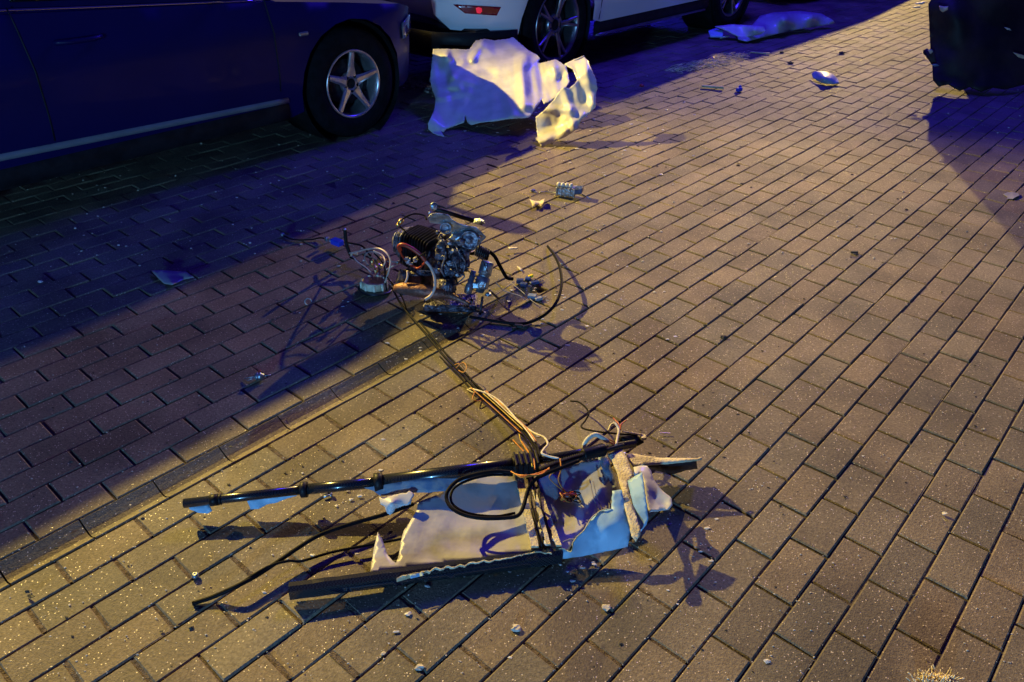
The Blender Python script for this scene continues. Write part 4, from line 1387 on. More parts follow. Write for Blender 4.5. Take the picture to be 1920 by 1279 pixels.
mb = MB().blob(WY(862, 448, 2.61), 0.034, (1.1, .5, .8), 3, 0.45, 4, None, True)
mb.build('reed_block', M_SILVER, en)
# rear frame strap across the top
st = MB()
st.tube([WY(812, 392, 2.76), WY(835, 397, 2.76), WY(870, 408, 2.78), (WY(905, 418, 2.78))], 0.010, n=8)
st.tube([WY(815, 386, 2.78), WY(850, 398, 2.79), WY(900, 412, 2.80)], 0.0025, n=6)
st.build('rear_strap', M_BLKPLASTIC, en)
st = MB().blob(WY(813, 386, 2.74), 0.014, (1, 1, 1.3), 1, 0.6, 3)
st.blob(WY(900, 415, 2.76), 0.015, (1.6, 1, .7), 1, 0.6, 5)
st.blob(WY(806, 399, 2.70), 0.007, (1, 1, 1), 1, 0.3, 6)
st.build('strap_bolt', M_SILVER, en)
# carburettor and small pump
cbz = MB()
ca, cb2 = WY(915, 490, 2.60), WY(900, 545, 2.56)
ax_ = (cb2 - ca).normalized()
cbz.lathe(ca, ax_, [(0, 0), (0, 0.020), (0.006, 0.024), (0.05, 0.025), (0.052, 0.021), (0.06, 0.021), (0.062, 0.026), (0.10, 0.026), (0.105, 0.018), (0.12, 0.014), (0.12, 0)], n=24)
ca2 = WY(888, 508, 2.57)
cbz.lathe(ca2, ax_, [(0, 0), (0, 0.010), (0.05, 0.011), (0.055, 0.015), (0.085, 0.015), (0.09, 0.0)], n=18)
cbz.box(WY(897, 535, 2.56), 0.055, 0.03, 0.022, (Vector((1, 0, 0)), ax_.cross(Vector((1, 0, 0))).normalized(), -ax_))
cbz.blob(WY(880, 540, 2.57), 0.017, (1.2, .8, .9), 1, 0.5, 7)
cbz.blob(WY(916, 552, 2.555), 0.012, (1.3, .8, .8), 1, 0.5, 9)
cbz.build('carburettor', M_SILVER, en)
sl = MB()
for k in range(7):
    sl.lathe(WY(893 + 3.3 * k, 468 + 2 * k, 2.66), Vector((0.85, 0.1, -0.3)), [(0, 0), (0, 0.024), (0.0035, 0.024), (0.0035, 0)], n=18)
sl.build('reed_stack', M_FIN, en)
sb = MB()
sb.lathe(WY(868, 478, 2.59), Vector((0.3, -1, 0.35)), [(-0.03, 0.026), (0.0, 0.026), (0.004, 0.022), (0.004, 0.012), (0.010, 0.011), (0.010, 0)], n=22)
sb.build('starter_hub', M_CAST, en)
# exhaust and muffler lying in front
mu = MB()
mu.tube([WY(742, 541, 2.58), WY(760, 541, 2.56), WY(785, 545, 2.54), WY(812, 549, 2.53), WY(840, 553, 2.53), WY(862, 562, 2.52), WY(880, 571, 2.51)], lambda t: 0.008 + 0.020 * math.sin(math.pi * min(1, t * 1.15 + 0.08)) ** 0.7 * (1 - 0.4 * t), n=14, res=6)
mu.build('muffler', M_RUST, en)
mu = MB().lathe(WY(838, 522, 2.57), Vector((0.05, -0.3, -1)), [(0, 0.0), (0, 0.03), (0.045, 0.034), (0.05, 0.028), (0.07, 0.028), (0.07, 0)], n=24)
mu.build('exhaust_flange', M_CASTDARK, en)
ml = MB()
for k in range(5):
    ml.tube([WY(833 + 5 * k, 541, 2.50), WY(834 + 5 * k, 553, 2.50)], 0.0015, n=5, res=1)
ml.build('muffler_slots', M_BLKPLASTIC, en)
ud = MB()
ud.box(WY(845, 568, 2.58), 0.20, 0.10, 0.03, None, 0.006)
ud.blob(WY(815, 572, 2.54), 0.022, (1.6, 1, .7), 1, 0.5, 2)
ud.blob(WY(770, 528, 2.66), 0.05, (1.2, 1, 1.1), 2, 0.5, 3)
ud.blob(WY(790, 520, 2.68), 0.05, (1.2, 1, 1.2), 2, 0.5, 5)
ud.build('base_plate', M_CASTDARK, en)
for k in range(9):
    x, y = 800 + ww.uniform(-10, 95), 440 + ww.uniform(0, 90)
    mb = MB().tube([WY(x, y, 2.56), WY(x + ww.uniform(-16, 16), y + ww.uniform(-14, 14), 2.53), WY(x + ww.uniform(-26, 26), y + ww.uniform(-8, 26), 2.56)], ww.uniform(0.0014, 0.0026), n=6)
    mb.build('wire_stub', (M_BLKWIRE, M_GREYWIRE, M_CASTDARK)[k % 3], en)
# red hose and pale tube
rh = MB().tube([WY(*p) for p in ((750, 470, 2.60), (748, 462, 2.59), (756, 459, 2.58), (772, 466, 2.57), (788, 478, 2.56), (798, 490, 2.555))], 0.0075, n=10)
rh.tube([WY(*p) for p in ((749, 470, 2.60), (757, 484, 2.62), (770, 497, 2.63), (784, 503, 2.62), (797, 492, 2.56))], 0.004, n=8)
rh.build('red_hose', M_RED, en)
rh = MB().tube([WY(*p) for p in ((798, 490, 2.555), (808, 502, 2.54), (815, 520, 2.52), (815, 540, 2.50), (808, 554, 2.49), (797, 562, 2.48))], 0.0055, n=10)
rh.tube([WY(764, 508, 2.58), WY(764, 520, 2.56), WY(760, 530, 2.55)], 0.004, n=7)
rh.build('pale_hose', M_PINK, en)
sg = MB()
for k in range(7):
    x, y = 768 + ww.uniform(-8, 12), 487 + ww.uniform(-6, 10)
    sg.box(WY(x, y, 2.60), 0.016, 0.01, 0.008, (Vector((.8, .2, ww.uniform(-.5, .5))).normalized(), Vector((0, 1, 0)), UP))
sg.build('linkage', M_CAST, en)
# black heavy lead from the engine to the loose connectors
wires('heavy_lead', M_BLKWIRE, [(0.0075, [(872, 472, 0.15), (888, 475, 0.155), (905, 466, 0.15), (925, 478, 0.12), (938, 500, 0.07), (950, 520, 0.03), (962, 523, 0.02)])], en, n=10)
wires('copper_tube', M_PINK, [(0.0035, [(868, 462, 0.17), (877, 470, 0.165), (885, 473, 0.16), (900, 466, 0.155)])], en)
lg = MB()
for a, b in (((905, 556, 2.56), (900, 590, 2.46)), ((885, 560, 2.56), (882, 580, 2.50)), ((860, 575, 2.50), (905, 585, 2.44)), ((918, 545, 2.57), (935, 560, 2.53))):
    lg.tube([WY(*a), G(b[0], b[1], 0.006)], 0.005, n=7, res=1)
lg.build('broken_strut', M_CASTDARK, en)

# ------------------------------------------------------------------ loose parts around the engine
rg = thing('round_housing', G(702, 548), 'cream ring housing on a dark round disc with a tangle of gold wires above it', 'housing')
rc = G(704, 541, 0.012)
MB().lathe(rc, Vector((0.05, 0.1, 1)), [(-0.006, 0), (-0.006, 0.066), (0.0, 0.070), (0.004, 0.069), (0.002, 0.060), (0.002, 0)], n=40).build('base_disc', M_FIN, rg)
MB().lathe(rc + Vector((-0.006, 0.008, 0)), Vector((0.05, 0.1, 1)), [(0.002, 0.052), (0.028, 0.052), (0.032, 0.049), (0.030, 0.044), (0.008, 0.043), (0.008, 0)], n=40).build('ring', mat('cream_ring', (0.66, 0.60, 0.42), 0.5, col2=(0.40, 0.34, 0.22), vscale=25, bump=0.3), rg)
rn = MB()
for k in range(9):
    an = 2 * math.pi * k / 9
    rn.lathe(rc + Vector((-0.006 + 0.050 * math.cos(an), 0.008 + 0.050 * math.sin(an), 0.0)), UP, [(0, 0.006), (0.030, 0.006), (0.033, 0)], n=8)
rn.build('ring_lug', mat('pale_lug', (0.72, 0.68, 0.5), 0.5, var=0.1), rg)
cl = MB()
for k in range(13):
    cl.blob(G(692 + ww.uniform(0, 34), 484 + ww.uniform(0, 30), 0.05 + ww.uniform(0, 0.07)), ww.uniform(0.006, 0.011), (1, 1, 1.2), 1, 0.5, k)
cl.build('gold_connector', M_BRASS, rg)
cl = MB()
for k in range(12):
    cl.blob(G(690 + ww.uniform(0, 40), 486 + ww.uniform(0, 34), 0.03 + ww.uniform(0, 0.07)), ww.uniform(0.006, 0.012), (1, 1, 1.2), 1, 0.5, k)
cl.build('dark_connector', mat('maroon_plastic', (0.10, 0.02, 0.05), 0.4, var=0.4, vscale=60), rg)
# wire loops
lw = thing('wire_loops', G(690, 500), 'looping black and tan wires with an upright black stub left of the engine', 'wires')
wires('tan_wire', M_PINK, [(0.0034, [(655, 475, 0.05), (670, 472, 0.09), (690, 467, 0.14), (710, 466, 0.17), (724, 474, 0.17), (732, 488, 0.15), (730, 505, 0.12), (726, 518, 0.08), (722, 530, 0.05)]),
                          (0.0026, [(700, 470, 0.16), (716, 478, 0.15), (722, 490, 0.14), (718, 500, 0.12)]), (0.0026, [(660, 480, 0.05), (672, 492, 0.04), (684, 500, 0.04), (695, 510, 0.04)])], lw, n=8)
wires('grey_wire', M_GREYWIRE, [(0.0026, [(690, 497, 0.08), (684, 486, 0.10), (686, 476, 0.13), (696, 472, 0.15), (706, 476, 0.14), (714, 488, 0.11), (722, 500, 0.1), (724, 520, 0.05), (726, 542, 0.02)]), (0.003, [(726, 490, 0.09), (742, 491, 0.09), (750, 489, 0.09)])], lw, n=8)
wires('black_wire', M_BLKWIRE, [(0.0036, [(702, 475, 0.14), (714, 488, 0.12), (721, 500, 0.1), (722, 520, 0.06), (725, 545, 0.03)]), (0.004, [(656, 482, 0.05), (668, 488, 0.04), (680, 498, 0.03), (690, 506, 0.03)]), (0.004, [(646, 455, 0.06), (662, 457, 0.07), (680, 462, 0.07), (695, 480, 0.05)]),
                               (0.003, [(726, 520, 0.08), (742, 540, 0.06), (755, 560, 0.04), (762, 580, 0.02)])], lw, n=8)
mb = MB().tube([G(657, 478, 0.03), WY(651, 462, G(657, 478, 0.03).y), WY(648, 446, G(657, 478, 0.03).y), WY(647, 431, G(657, 478, 0.03).y)], 0.0075, n=10, res=3)
mb.build('upright_stub', M_BLKPLASTIC, lw)
mb = MB().blob(WY(647, 430, G(657, 478, 0.03).y - 0.002), 0.007, (1, 1, .7), 1, 0.2)
mb.build('stub_end', M_SILVER, lw)
sk = MB().box(G(664, 477, 0.045), 0.03, 0.012, 0.012, (Vector((.98, .1, .1)).normalized(), Vector((-.1, .98, 0)).normalized(), UP))
sk.build('tan_sleeve', M_TAN, lw)
tcx = thing('throttle_cable', G(725, 495), 'short silver threaded cable end lying beside the gold wires', 'cable end')
mb = MB().tube([G(722, 506, 0.07), G(740, 497, 0.075), G(756, 489, 0.08)], 0.0032, n=8)
mb.build('cable', M_STRAW, tcx)
MB().tube([G(742, 493, 0.08), G(758, 486, 0.085)], 0.0065, n=10, res=8, corr=0.2).build('threaded_end', M_SILVER, tcx)
bp_ = thing('blue_connector', G(630, 456), 'blue plastic connector with silver end, left of the upright black stub', 'connector')
BX = (G(648, 462) - G(612, 448)).normalized()
MB().box(G(632, 454, 0.03), 0.055, 0.034, 0.026, (BX, UP.cross(BX), UP), 0.004).build('shell', M_BLUEPLASTIC, bp_)
MB().box(G(613, 448, 0.03), 0.018, 0.02, 0.02, (BX, UP.cross(BX), UP), 0.004).blob(G(621, 451, 0.032), 0.010, (1, 1, 1), 1, 0.4).build('metal_end', M_SILVER, bp_)
bw = thing('thin_black_lead', G(530, 442), 'thin black lead ending in a small silver ball, far left of the engine', 'cable')
wires('lead', M_BLKWIRE, [(0.0035, [(532, 442, 0.010), (545, 448, 0.008), (562, 450, 0.008), (585, 449, 0.008), (600, 446, 0.012), (612, 448, 0.02)])], bw)
MB().blob(G(530, 440, 0.012), 0.010, (1, 1, .9), 2, 0.1, 0, None, True).build('ball_end', M_SILVER, bw)

tag(wires('black_hose', M_BLKWIRE, [(0.0058, [(1027, 462, 0.008), (1040, 480, 0.04), (1049, 500, 0.06), (1053, 525, 0.07), (1050, 550, 0.06), (1040, 572, 0.045), (1022, 590, 0.03), (1000, 602, 0.012), (975, 607, 0.008), (940, 604, 0.008), (905, 598, 0.012), (880, 594, 0.02)])], None, n=10, res=8),
    'curved black hose arching right of the engine', 'hose')
cbits = [
    ('connector_cluster', M_NAVY, [(975, 527, .03, .022, .016), (982, 534, .028, .018, .018), (990, 524, .022, .018, .02)], 'dark navy connector cluster at the end of the heavy black lead', 'connector'),
    ('connector', M_NAVY, [(1002, 530, .04, .016, .012)], 'slim dark blue connector lying left of the arching hose', 'connector'),
    ('connector', M_BLUEDIRTY, [(998, 556, .034, .024, .016), (1010, 560, .03, .018, .012)], 'pair of pale blue-grey connectors below the navy cluster', 'connector'),
    ('connector', M_DARKCHIP, [(972, 611, .03, .014, .012), (984, 613, .02, .012, .012), (964, 616, .016, .01, .01)], 'crushed dark connector just under the lowest point of the arching hose', 'connector'),
]
for nm, mt, bx, lb, ct in cbits:
    mb = MB()
    for (x, y, a, b, c) in bx:
        an = ww.uniform(-0.5, 0.6)
        X_ = Vector((math.cos(an), math.sin(an), 0))
        mb.box(G(x, y, c / 2 + 0.002), a, b, c, (X_, UP.cross(X_), UP), 0.002)
        for q in range(3):
            p = G(x, y, c / 2) + X_ * a * 0.5 + UP.cross(X_) * (q - 1) * b * 0.25
            mb.tube([p, p + X_ * 0.02 + Vector((0, ww.uniform(-.01, .01), ww.uniform(-.004, .006)))], 0.0012, n=5, res=1)
    tag(mb.build(nm, mt), lb, ct)
mb = MB().box(G(995, 518, 0.018), 0.020, 0.014, 0.012, (Vector((.9, .3, .2)).normalized(), Vector((-.3, .9, 0)).normalized(), UP), 0.002)
mb.box(G(992, 521, 0.010), 0.010, 0.012, 0.010)
tag(mb.build('yellow_connector', M_YELLOW), 'small bright yellow connector on the navy cluster', 'connector')
tw = thing('thin_wires', G(960, 550), 'thin grey wires fanning out from the carburettor to the loose connectors', 'wires')
wires('strand', M_GREYWIRE, [(0.002, [(925, 556, 0.02), (945, 542, 0.015), (965, 528, 0.02)]), (0.0018, [(930, 530, 0.05), (945, 545, 0.02), (975, 555, 0.012), (990, 565, 0.01)]), (0.0016, [(958, 530, .02), (980, 548, .01), (1000, 566, .008), (1015, 575, .006)])], tw)

# ------------------------------------------------------------------ scattered small debris
_used = {}


def chip(name, mt, poly, h, label, cat, base=0.002, group=None, tilt=0.0, thick=0.002, rough=0.002):
    o = sheet(name, mt, None, [(x, y, base + h * (0.5 + 0.5 * math.sin(i * 2.1 + tilt))) for i, (x, y) in enumerate(poly)], (), 'h', thick, 4, jag=0.4, rough=rough, rscale=0.1, seed=int(poly[0][0]))
    return tag(o, label, cat, group)


chip('plastic_shard', M_GREYPLASTIC, [(284, 508), (305, 507), (333, 509), (350, 510), (364, 520), (345, 524), (330, 531), (322, 534), (308, 532), (297, 522)], 0.018, 'flat grey pointed plastic shard lying in the dark left of the engine', 'shard', 0.004)
chip('torn_bracket', M_CREAM, [(993, 374), (1003, 377), (1012, 377), (1021, 373), (1020, 380), (1014, 388), (1009, 383), (1003, 384), (998, 389), (997, 381)], 0.02, 'small cream two-legged torn bracket left of the blue finned block', 'bracket', 0.008)
chip('cream_chip', M_CREAM, [(953, 464), (970, 463), (971, 467), (955, 468)], 0.006, 'narrow cream chip with a dark side, right of the engine bracket', 'chip', 0.014)
chip('foam_splinter', M_WWIRE, [(969, 499), (975, 501), (980, 507), (977, 508)], 0.004, 'tiny pale splinter between the heavy lead and the arching hose', 'splinter', 0.004)
for nm, mt, x, y, L, an, r, lb in (('cream_strip', M_CREAM, 1336, 164, 0.16, -0.25, 0.010, 'straight cream strip on the lit paving beside a blue plastic bit'),
                                   ('tan_strip', M_TAN, 1425, 100, 0.17, -0.35, 0.008, 'tan strip lying in front of the silver car panel'),
                                   ('thin_stick', M_PINK, 1247, 814, 0.032, -0.05, 0.0018, 'tiny thin stick on the paving right of the yellow plug'),):
    c = G(x, y, r)
    X_ = Vector((math.cos(an), math.sin(an), 0))
    mb = MB().box(c + UP * 0.004, L, r * 1.6, r * 1.4, (X_, UP.cross(X_), UP), r * 0.2)
    mb.box(c + UP * 0.004 + X_ * L * 0.42, L * 0.12, r * 2.0, r * 1.7, (X_, UP.cross(X_), UP), r * 0.2)
    tag(mb.build(nm, mt), lb, 'strip')
mb = MB().box(G(1386, 168, 0.016), 0.05, 0.03, 0.028, (Vector((.8, .6, 0)), Vector((-.6, .8, 0)), UP), 0.006).blob(G(1388, 163, 0.03), 0.014, (1, 1, 1), 1, 0.4)
tag(mb.build('blue_plastic_bit', M_BLUEPLASTIC), 'small bright blue plastic bit beside the cream strip', 'plastic bit')
cap = [(1522, 138, 0.03), (1528, 134, 0.055), (1548, 135, 0.06), (1562, 140, 0.05), (1570, 148, 0.03), (1573, 155, 0.02), (1564, 158, 0.01), (1548, 157, 0.012), (1535, 153, 0.012), (1524, 146, 0.02)]
tag(sheet('curved_cap', mat('blue_grey_plastic', (0.36, 0.42, 0.50), 0.4, var=0.1), None, cap, [(1545, 147, 0.055), (1558, 149, 0.045)], 'h', 0.006, 4), 'curved pale blue-grey cap lying alone on the lit paving near the top', 'cap')
sh = MB().box(G(1602, 473, 0.010), 0.03, 0.012, 0.010, (Vector((.9, -.2, .1)).normalized(), Vector((.2, .9, 0)).normalized(), UP), 0.002).blob(G(1606, 477, 0.006), 0.010, (1.2, .8, .5), 1, .5)
tag(sh.build('black_chip', M_DARKCHIP), 'small black chip with a pale top edge on the paving at the right', 'chip')
# finned block
fb = thing('finned_block', G(1067, 362), 'silver-blue finned metal block lying alone on the paving right of the engine', 'metal block')
FX = (G(1092, 362) - G(1040, 356)).normalized()
FY = UP.cross(FX)
cF = G(1066, 358, 0.03)
mb = MB().box(cF + FX * -0.012, 0.10, 0.045, 0.042, (FX, FY, UP), 0.004)
for k in range(5):
    mb.box(cF + FX * (-0.055 + 0.022 * k) - FY * 0.024, 0.008, 0.012, 0.046, (FX, FY, UP), 0.002)
mb.build('block', M_SILVER, fb)
mb = MB()
for k in range(4):
    mb.blob(cF + FX * (-0.052 + 0.021 * k) + UP * 0.030, 0.011, (1, 1.4, 1.1), 2, 0.2, k, (FX, FY, UP), True)
mb.build('knob', M_WWIRE, fb)
MB().box(cF + FX * 0.050 + UP * 0.010, 0.045, 0.05, 0.030, ((FX + UP * 0.2).normalized(), FY, UP), 0.004).build('end_cover', M_NAVY, fb)
MB().tube([cF + FX * 0.07 - UP * 0.01, cF + FX * 0.12 - UP * 0.022 - FY * 0.02], 0.003, n=6, res=1).tube([cF - FX * 0.06 - UP * 0.018, cF - FX * 0.11 - UP * 0.022 + FY * 0.01, cF - FX * 0.15 - UP * 0.024 - FY * 0.005], 0.003, n=6).build('pin', M_SILVER, fb)
tag(MB().blob(G(999, 357, 0.008), 0.010, (1.5, 1, .8), 1, .5, 3).blob(G(1004, 360, 0.006), 0.006, (1.5, 1, .8), 1, .5, 4).build('metal_bit', M_SILVER), 'tiny silver bit at the end of the thin pin from the finned block', 'metal bit')
# valve-like connector on the left
vc = thing('metal_connector', G(485, 712), 'small ribbed silver connector with side pins casting a long shadow, left of the wires', 'connector')
vX = (G(505, 706) - G(465, 708)).normalized()
MB().lathe(G(478, 706, 0.014), vX, [(0, 0), (0, 0.009), (0.006, 0.014), (0.010, 0.014), (0.012, 0.010), (0.016, 0.014), (0.020, 0.014), (0.022, 0.010), (0.030, 0.008), (0.030, 0)], n=18).build('body', M_SILVER, vc)
MB().tube([G(478, 706, 0.014), G(458, 710, 0.004)], 0.0018, n=6, res=1).tube([G(478, 708, 0.012), G(463, 714, 0.004)], 0.0015, n=6, res=1).tube([G(494, 705, 0.014), G(508, 703, 0.012)], 0.002, n=6, res=1).build('pin', M_SILVER, vc)
MB().blob(G(487, 696, 0.026), 0.006, (1.2, 1, .8), 1, .3).build('red_tip', M_REDCHIP, vc)
# nuts, stones, flakes
small = [
    ('round_nut', M_SILVER, 367, 1082, 0.008, 'shiny round nut in a paving joint at the lower left', 'nut'),
    ('bolt', M_SILVER, 612, 930, 0.006, 'small bolt in the paving joint under the upper tube', 'bolt'),
    ('dark_flake', M_DARKCHIP, 57, 1119, 0.008, 'dark flake lying on the yellow-lit paving at the far left', 'flake'),
    ('dark_crumb', M_DARKCHIP, 359, 1177, 0.005, 'dark crumb on the paving below the tail of the black cable', 'crumb'),
    ('pale_pebble', M_STONE, 968, 1177, 0.009, 'pale angular pebble below the middle of the black spar', 'pebble'),
    ('round_pebble', M_STONE, 1137, 1139, 0.009, 'rounded tan pebble below the large blue-lit flap', 'pebble'),
    ('flat_pebble', M_STONE, 787, 1252, 0.008, 'flat pale pebble at the very bottom of the paving', 'pebble'),
    ('tiny_pebble', M_STONE, 718, 1225, 0.005, 'tiny pale pebble left of the flat bottom pebble', 'pebble'),
    ('pale_flake', M_WHITESHEET, 1770, 963, 0.006, 'pale flake on a paver at the lower right', 'flake'),
    ('grey_flake', M_GREYPLASTIC, 1896, 367, 0.016, 'grey flake in the shadow at the right edge', 'flake'),
    ('white_speck', M_WHITESHEET, 75, 528, 0.008, 'small white speck in the shade at the far left', 'speck'),
    ('wire_ring', M_SILVER, 578, 566, 0.010, 'small curled silver clip on the paving left of the round housing', 'clip'),
    ('white_grain', M_WHITESHEET, 1064, 322, 0.005, 'white grain on the paving just above the finned block', 'grain'),
    ('glass_grain', M_WHITESHEET, 1057, 277, 0.006, 'white grain beside the lower tip of the crumpled panel flap', 'grain'),
    ('red_chip', M_REDCHIP, 1336, 109, 0.020, 'red plastic chip at the edge of the straw heap', 'chip'),
    ('small_red_chip', M_REDCHIP, 1203, 160, 0.014, 'small red chip alone on the paving near the white SUV shadow', 'chip'),
    ('dark_clod', M_DARKCHIP, 1357, 632, 0.010, 'small dark clod on the lit paving right of the hose', 'clod'),
    ('dark_crumb', M_DARKCHIP, 1322, 610, 0.006, 'dark crumb just above and left of the small clod in mid paving', 'crumb'),
    ('dark_scrap', M_DARKCHIP, 1579, 99, 0.020, 'dark upright scrap on the brightest far paving', 'scrap'),
    ('dark_scrap', M_DARKCHIP, 1482, 118, 0.018, 'dark scrap between the tan strip and the curved cap', 'scrap'),
    ('dark_scrap', M_DARKCHIP, 1466, 98, 0.016, 'dark scrap touching the shadow edge of the silver panel', 'scrap'),
]
for k, (nm, mt, x, y, r, lb, ct) in enumerate(small):
    mb = MB().blob(G(x, y, r * 0.45), r, (1.25, 0.95, 0.6), 2 if r > 0.006 else 1, 0.7, k + 20)
    if 'nut' in nm:
        mb = MB().lathe(G(x, y, 0.002), UP, [(0, 0.007), (0.005, 0.009), (0.011, 0.007), (0.012, 0.003), (0.008, 0.0)], n=12)
    if 'ring' in nm:
        c = G(x, y, 0.012)
        mb = MB().tube([c + Vector((0.013 * math.cos(a), 0.004 * math.sin(a), 0.012 * math.sin(a))) for a in [0.5 * q for q in range(10)]], 0.002, n=6)
    if 'flake' in nm:
        mb = MB().prism([G(x + r * 900 * math.cos(a) * (1 + 0.4 * math.sin(3 * a + k)) * .9, y + r * 420 * math.sin(a), 0.002 + 0.004 * (1 + math.cos(a))) for a in [0.7 * q for q in range(9)]], UP * 0.0018)
    if nm == 'bolt':
        mb = MB().tube([G(x - 6, y + 2, 0.005), G(x + 8, y - 2, 0.005)], 0.003, n=8, res=1).lathe(G(x + 8, y - 2, 0.005), (G(x + 8, y) - G(x, y)), [(0, 0.006), (0.005, 0.006), (0.005, 0)], n=8)
    tag(mb.build(nm, mt), lb, ct, {'pebble': 'pebbles scattered on the paving', 'scrap': 'dark scraps on the far paving', 'flake': 'thin flakes on the paving', 'crumb': 'dark crumbs on the paving'}.get(ct))
# scattered crumbs that nobody could count
gr = MB()
rc_ = random.Random(21)
for k in range(1500):
    x, y = rc_.uniform(0, 1920), rc_.uniform(120, 1279)
    s_ = rc_.uniform(0.0006, 0.0022) * (1 + (y < 500) * 1.2)
    gr.blob(G(x, y, s_ * 0.6), s_, (1.3, 1, .7), 1, .6, k)
tag(gr.build('grit', M_STONE, fixn=False), 'fine pale grit scattered over the pavers', 'grit', kind='stuff')
gr = MB()
for k in range(420):
    x, y = (rc_.gauss(980, 330), rc_.gauss(640, 250)) if k % 2 else (rc_.uniform(0, 1920), rc_.uniform(90, 1279))
    if not (0 < x < 1920 and 60 < y < 1279):
        continue
    s_ = rc_.uniform(0.0012, 0.0036) * (1 + (y < 400) * 0.8)
    gr.blob(G(x, y, s_ * 0.4), s_, (1.6, 1, .5), 1, .9, k)
tag(gr.build('soil_crumbs', M_DARKCHIP, fixn=False), 'dark crumbs and splinters strewn over the pavers', 'crumbs', kind='stuff')
gr = MB()
for k in range(230):
    if k % 3 == 0:
        x, y = rc_.gauss(930, 170), rc_.gauss(560, 70)
    elif k % 3 == 1:
        x, y = rc_.gauss(950, 260), rc_.gauss(990, 120)
    else:
        x, y = rc_.gauss(1050, 140), rc_.gauss(240, 50)
    s_ = rc_.uniform(0.0018, 0.0050) * (1.5 if y < 350 else 1)
    gr.blob(G(x, y, s_ * 0.4), s_, (1.7, 1, .35), 1, 1.2, k)
tag(gr.build('splinters', M_WHITESHEET, fixn=False), 'small white and cream splinters strewn round the wreckage', 'splinters', kind='stuff')
gr = MB()
for k in range(520):
    t = rc_.random()
    x = 760 + 80 * t + rc_.gauss(0, 5)
    y = 152 + 20 * t + rc_.gauss(0, 4.5)
    s_ = rc_.uniform(0.003, 0.011)
    gr.blob(G(x, y, s_ * 0.5), s_, (1.2, 1, .8), 1, .6, k)
tag(gr.build('gravel', M_GRAVEL, fixn=False), 'spilled gravel under the nose of the black car', 'gravel', kind='stuff')
gr = MB()
for k in range(240):
    t = rc_.random()
    x = 1255 + 130 * t + rc_.gauss(0, 8)
    y = 134 - 30 * t + rc_.gauss(0, 4)
    an = rc_.uniform(-0.6, 0.9)
    L = rc_.uniform(0.02, 0.10)
    p = G(x, y, 0.006 + rc_.uniform(0, 0.02))
    d = Vector((math.cos(an), math.sin(an), rc_.uniform(-.1, .35))) * L
    gr.tube([p, p + d * .5 + UP * rc_.uniform(0, .012), p + d], 0.0016, n=4, res=2)
tag(gr.build('dry_straw', M_STRAW), 'thin heap of dry straw and shavings at the shadow edge behind the SUV', 'straw', kind='stuff')
# tuft at the bottom edge
tf = MB()
for k in range(420):
    a = rc_.uniform(0, 2 * math.pi)
    b = rc_.random() ** 0.6
    c = G(1752 + rc_.uniform(-30, 28), 1286 + rc_.uniform(-4, 18), 0.0)
    d = Vector((math.cos(a) * b, math.sin(a) * b * 0.6, 0.9)).normalized() * rc_.uniform(0.026, 0.050)
    tf.tube([c, c + d * 0.6, c + d + Vector((0, 0, -0.006))], 0.0013, n=4, res=2)
tag(tf.build('straw_tuft', M_STRAW), 'fluffy straw-coloured tuft at the bottom edge on the right', 'tuft')

# ------------------------------------------------------------------ silver car panel lying beyond the SUV
sp_ = thing('silver_panel', G(1450, 75), 'long silver car panel lying on the paving beside the front of the SUV', 'car panel')
sheet('panel_shell', M_SILVERPANEL, sp_, [(1380, 56, 0.05), (1410, 48, 0.10), (1425, 30, 0.14), (1450, 24, 0.16), (1500, 21, 0.16), (1540, 26, 0.13), (1562, 38, 0.08), (1566, 44, 0.04), (1530, 50, 0.03), (1480, 58, 0.03), (1440, 68, 0.03), (1400, 78, 0.02), (1384, 74, 0.03)],
      [(1470, 38, 0.17), (1520, 34, 0.14), (1430, 55, 0.09)], 'h', 0.006, 5)
sheet('bent_corner', M_WHITESHEET, sp_, [(1340, 50, 0.10), (1372, 46, 0.12), (1410, 48, 0.13), (1432, 50, 0.13), (1436, 58, 0.10), (1425, 65, 0.07), (1405, 68, 0.05), (1392, 72, 0.03), (1378, 66, 0.05), (1362, 58, 0.08)],
      [(1395, 60, 0.07), (1415, 57, 0.12)], 'h', 0.005, 4)
sheet('blue_end', M_BLUELITSKIN, sp_, [(1328, 58, 0.06), (1342, 53, 0.08), (1356, 58, 0.07), (1355, 70, 0.03), (1332, 70, 0.02)], (), 'h', 0.004, 4)
MB().tube([G(1350, 71, 0.02), G(1367, 68, 0.03)], 0.008, n=8, res=1).build('clip', M_WHITESHEET, sp_)

# ------------------------------------------------------------------ dark wreckage at the upper right
dw = thing('dark_wreckage', G(1830, 150), 'tall heap of crumpled black wreckage at the upper right edge with pale torn bits', 'wreckage')


def hull(name, mt, c, r, sc3, seed, rough=0.5, sub=4):
    mb = MB().blob(c, r, sc3, sub, rough, seed, (UA, NA, UP), True)
    for i, v in enumerate(mb.v):
        d = v - Vector(c)
        n_ = noise.fractal(d * 5 + Vector((seed, 0, 0)), 1, 2, 4)
        v += d.normalized() * n_ * 0.02
        if v.z < 0.0:
            v.z = 0.0
    return mb.build(name, mt, dw)


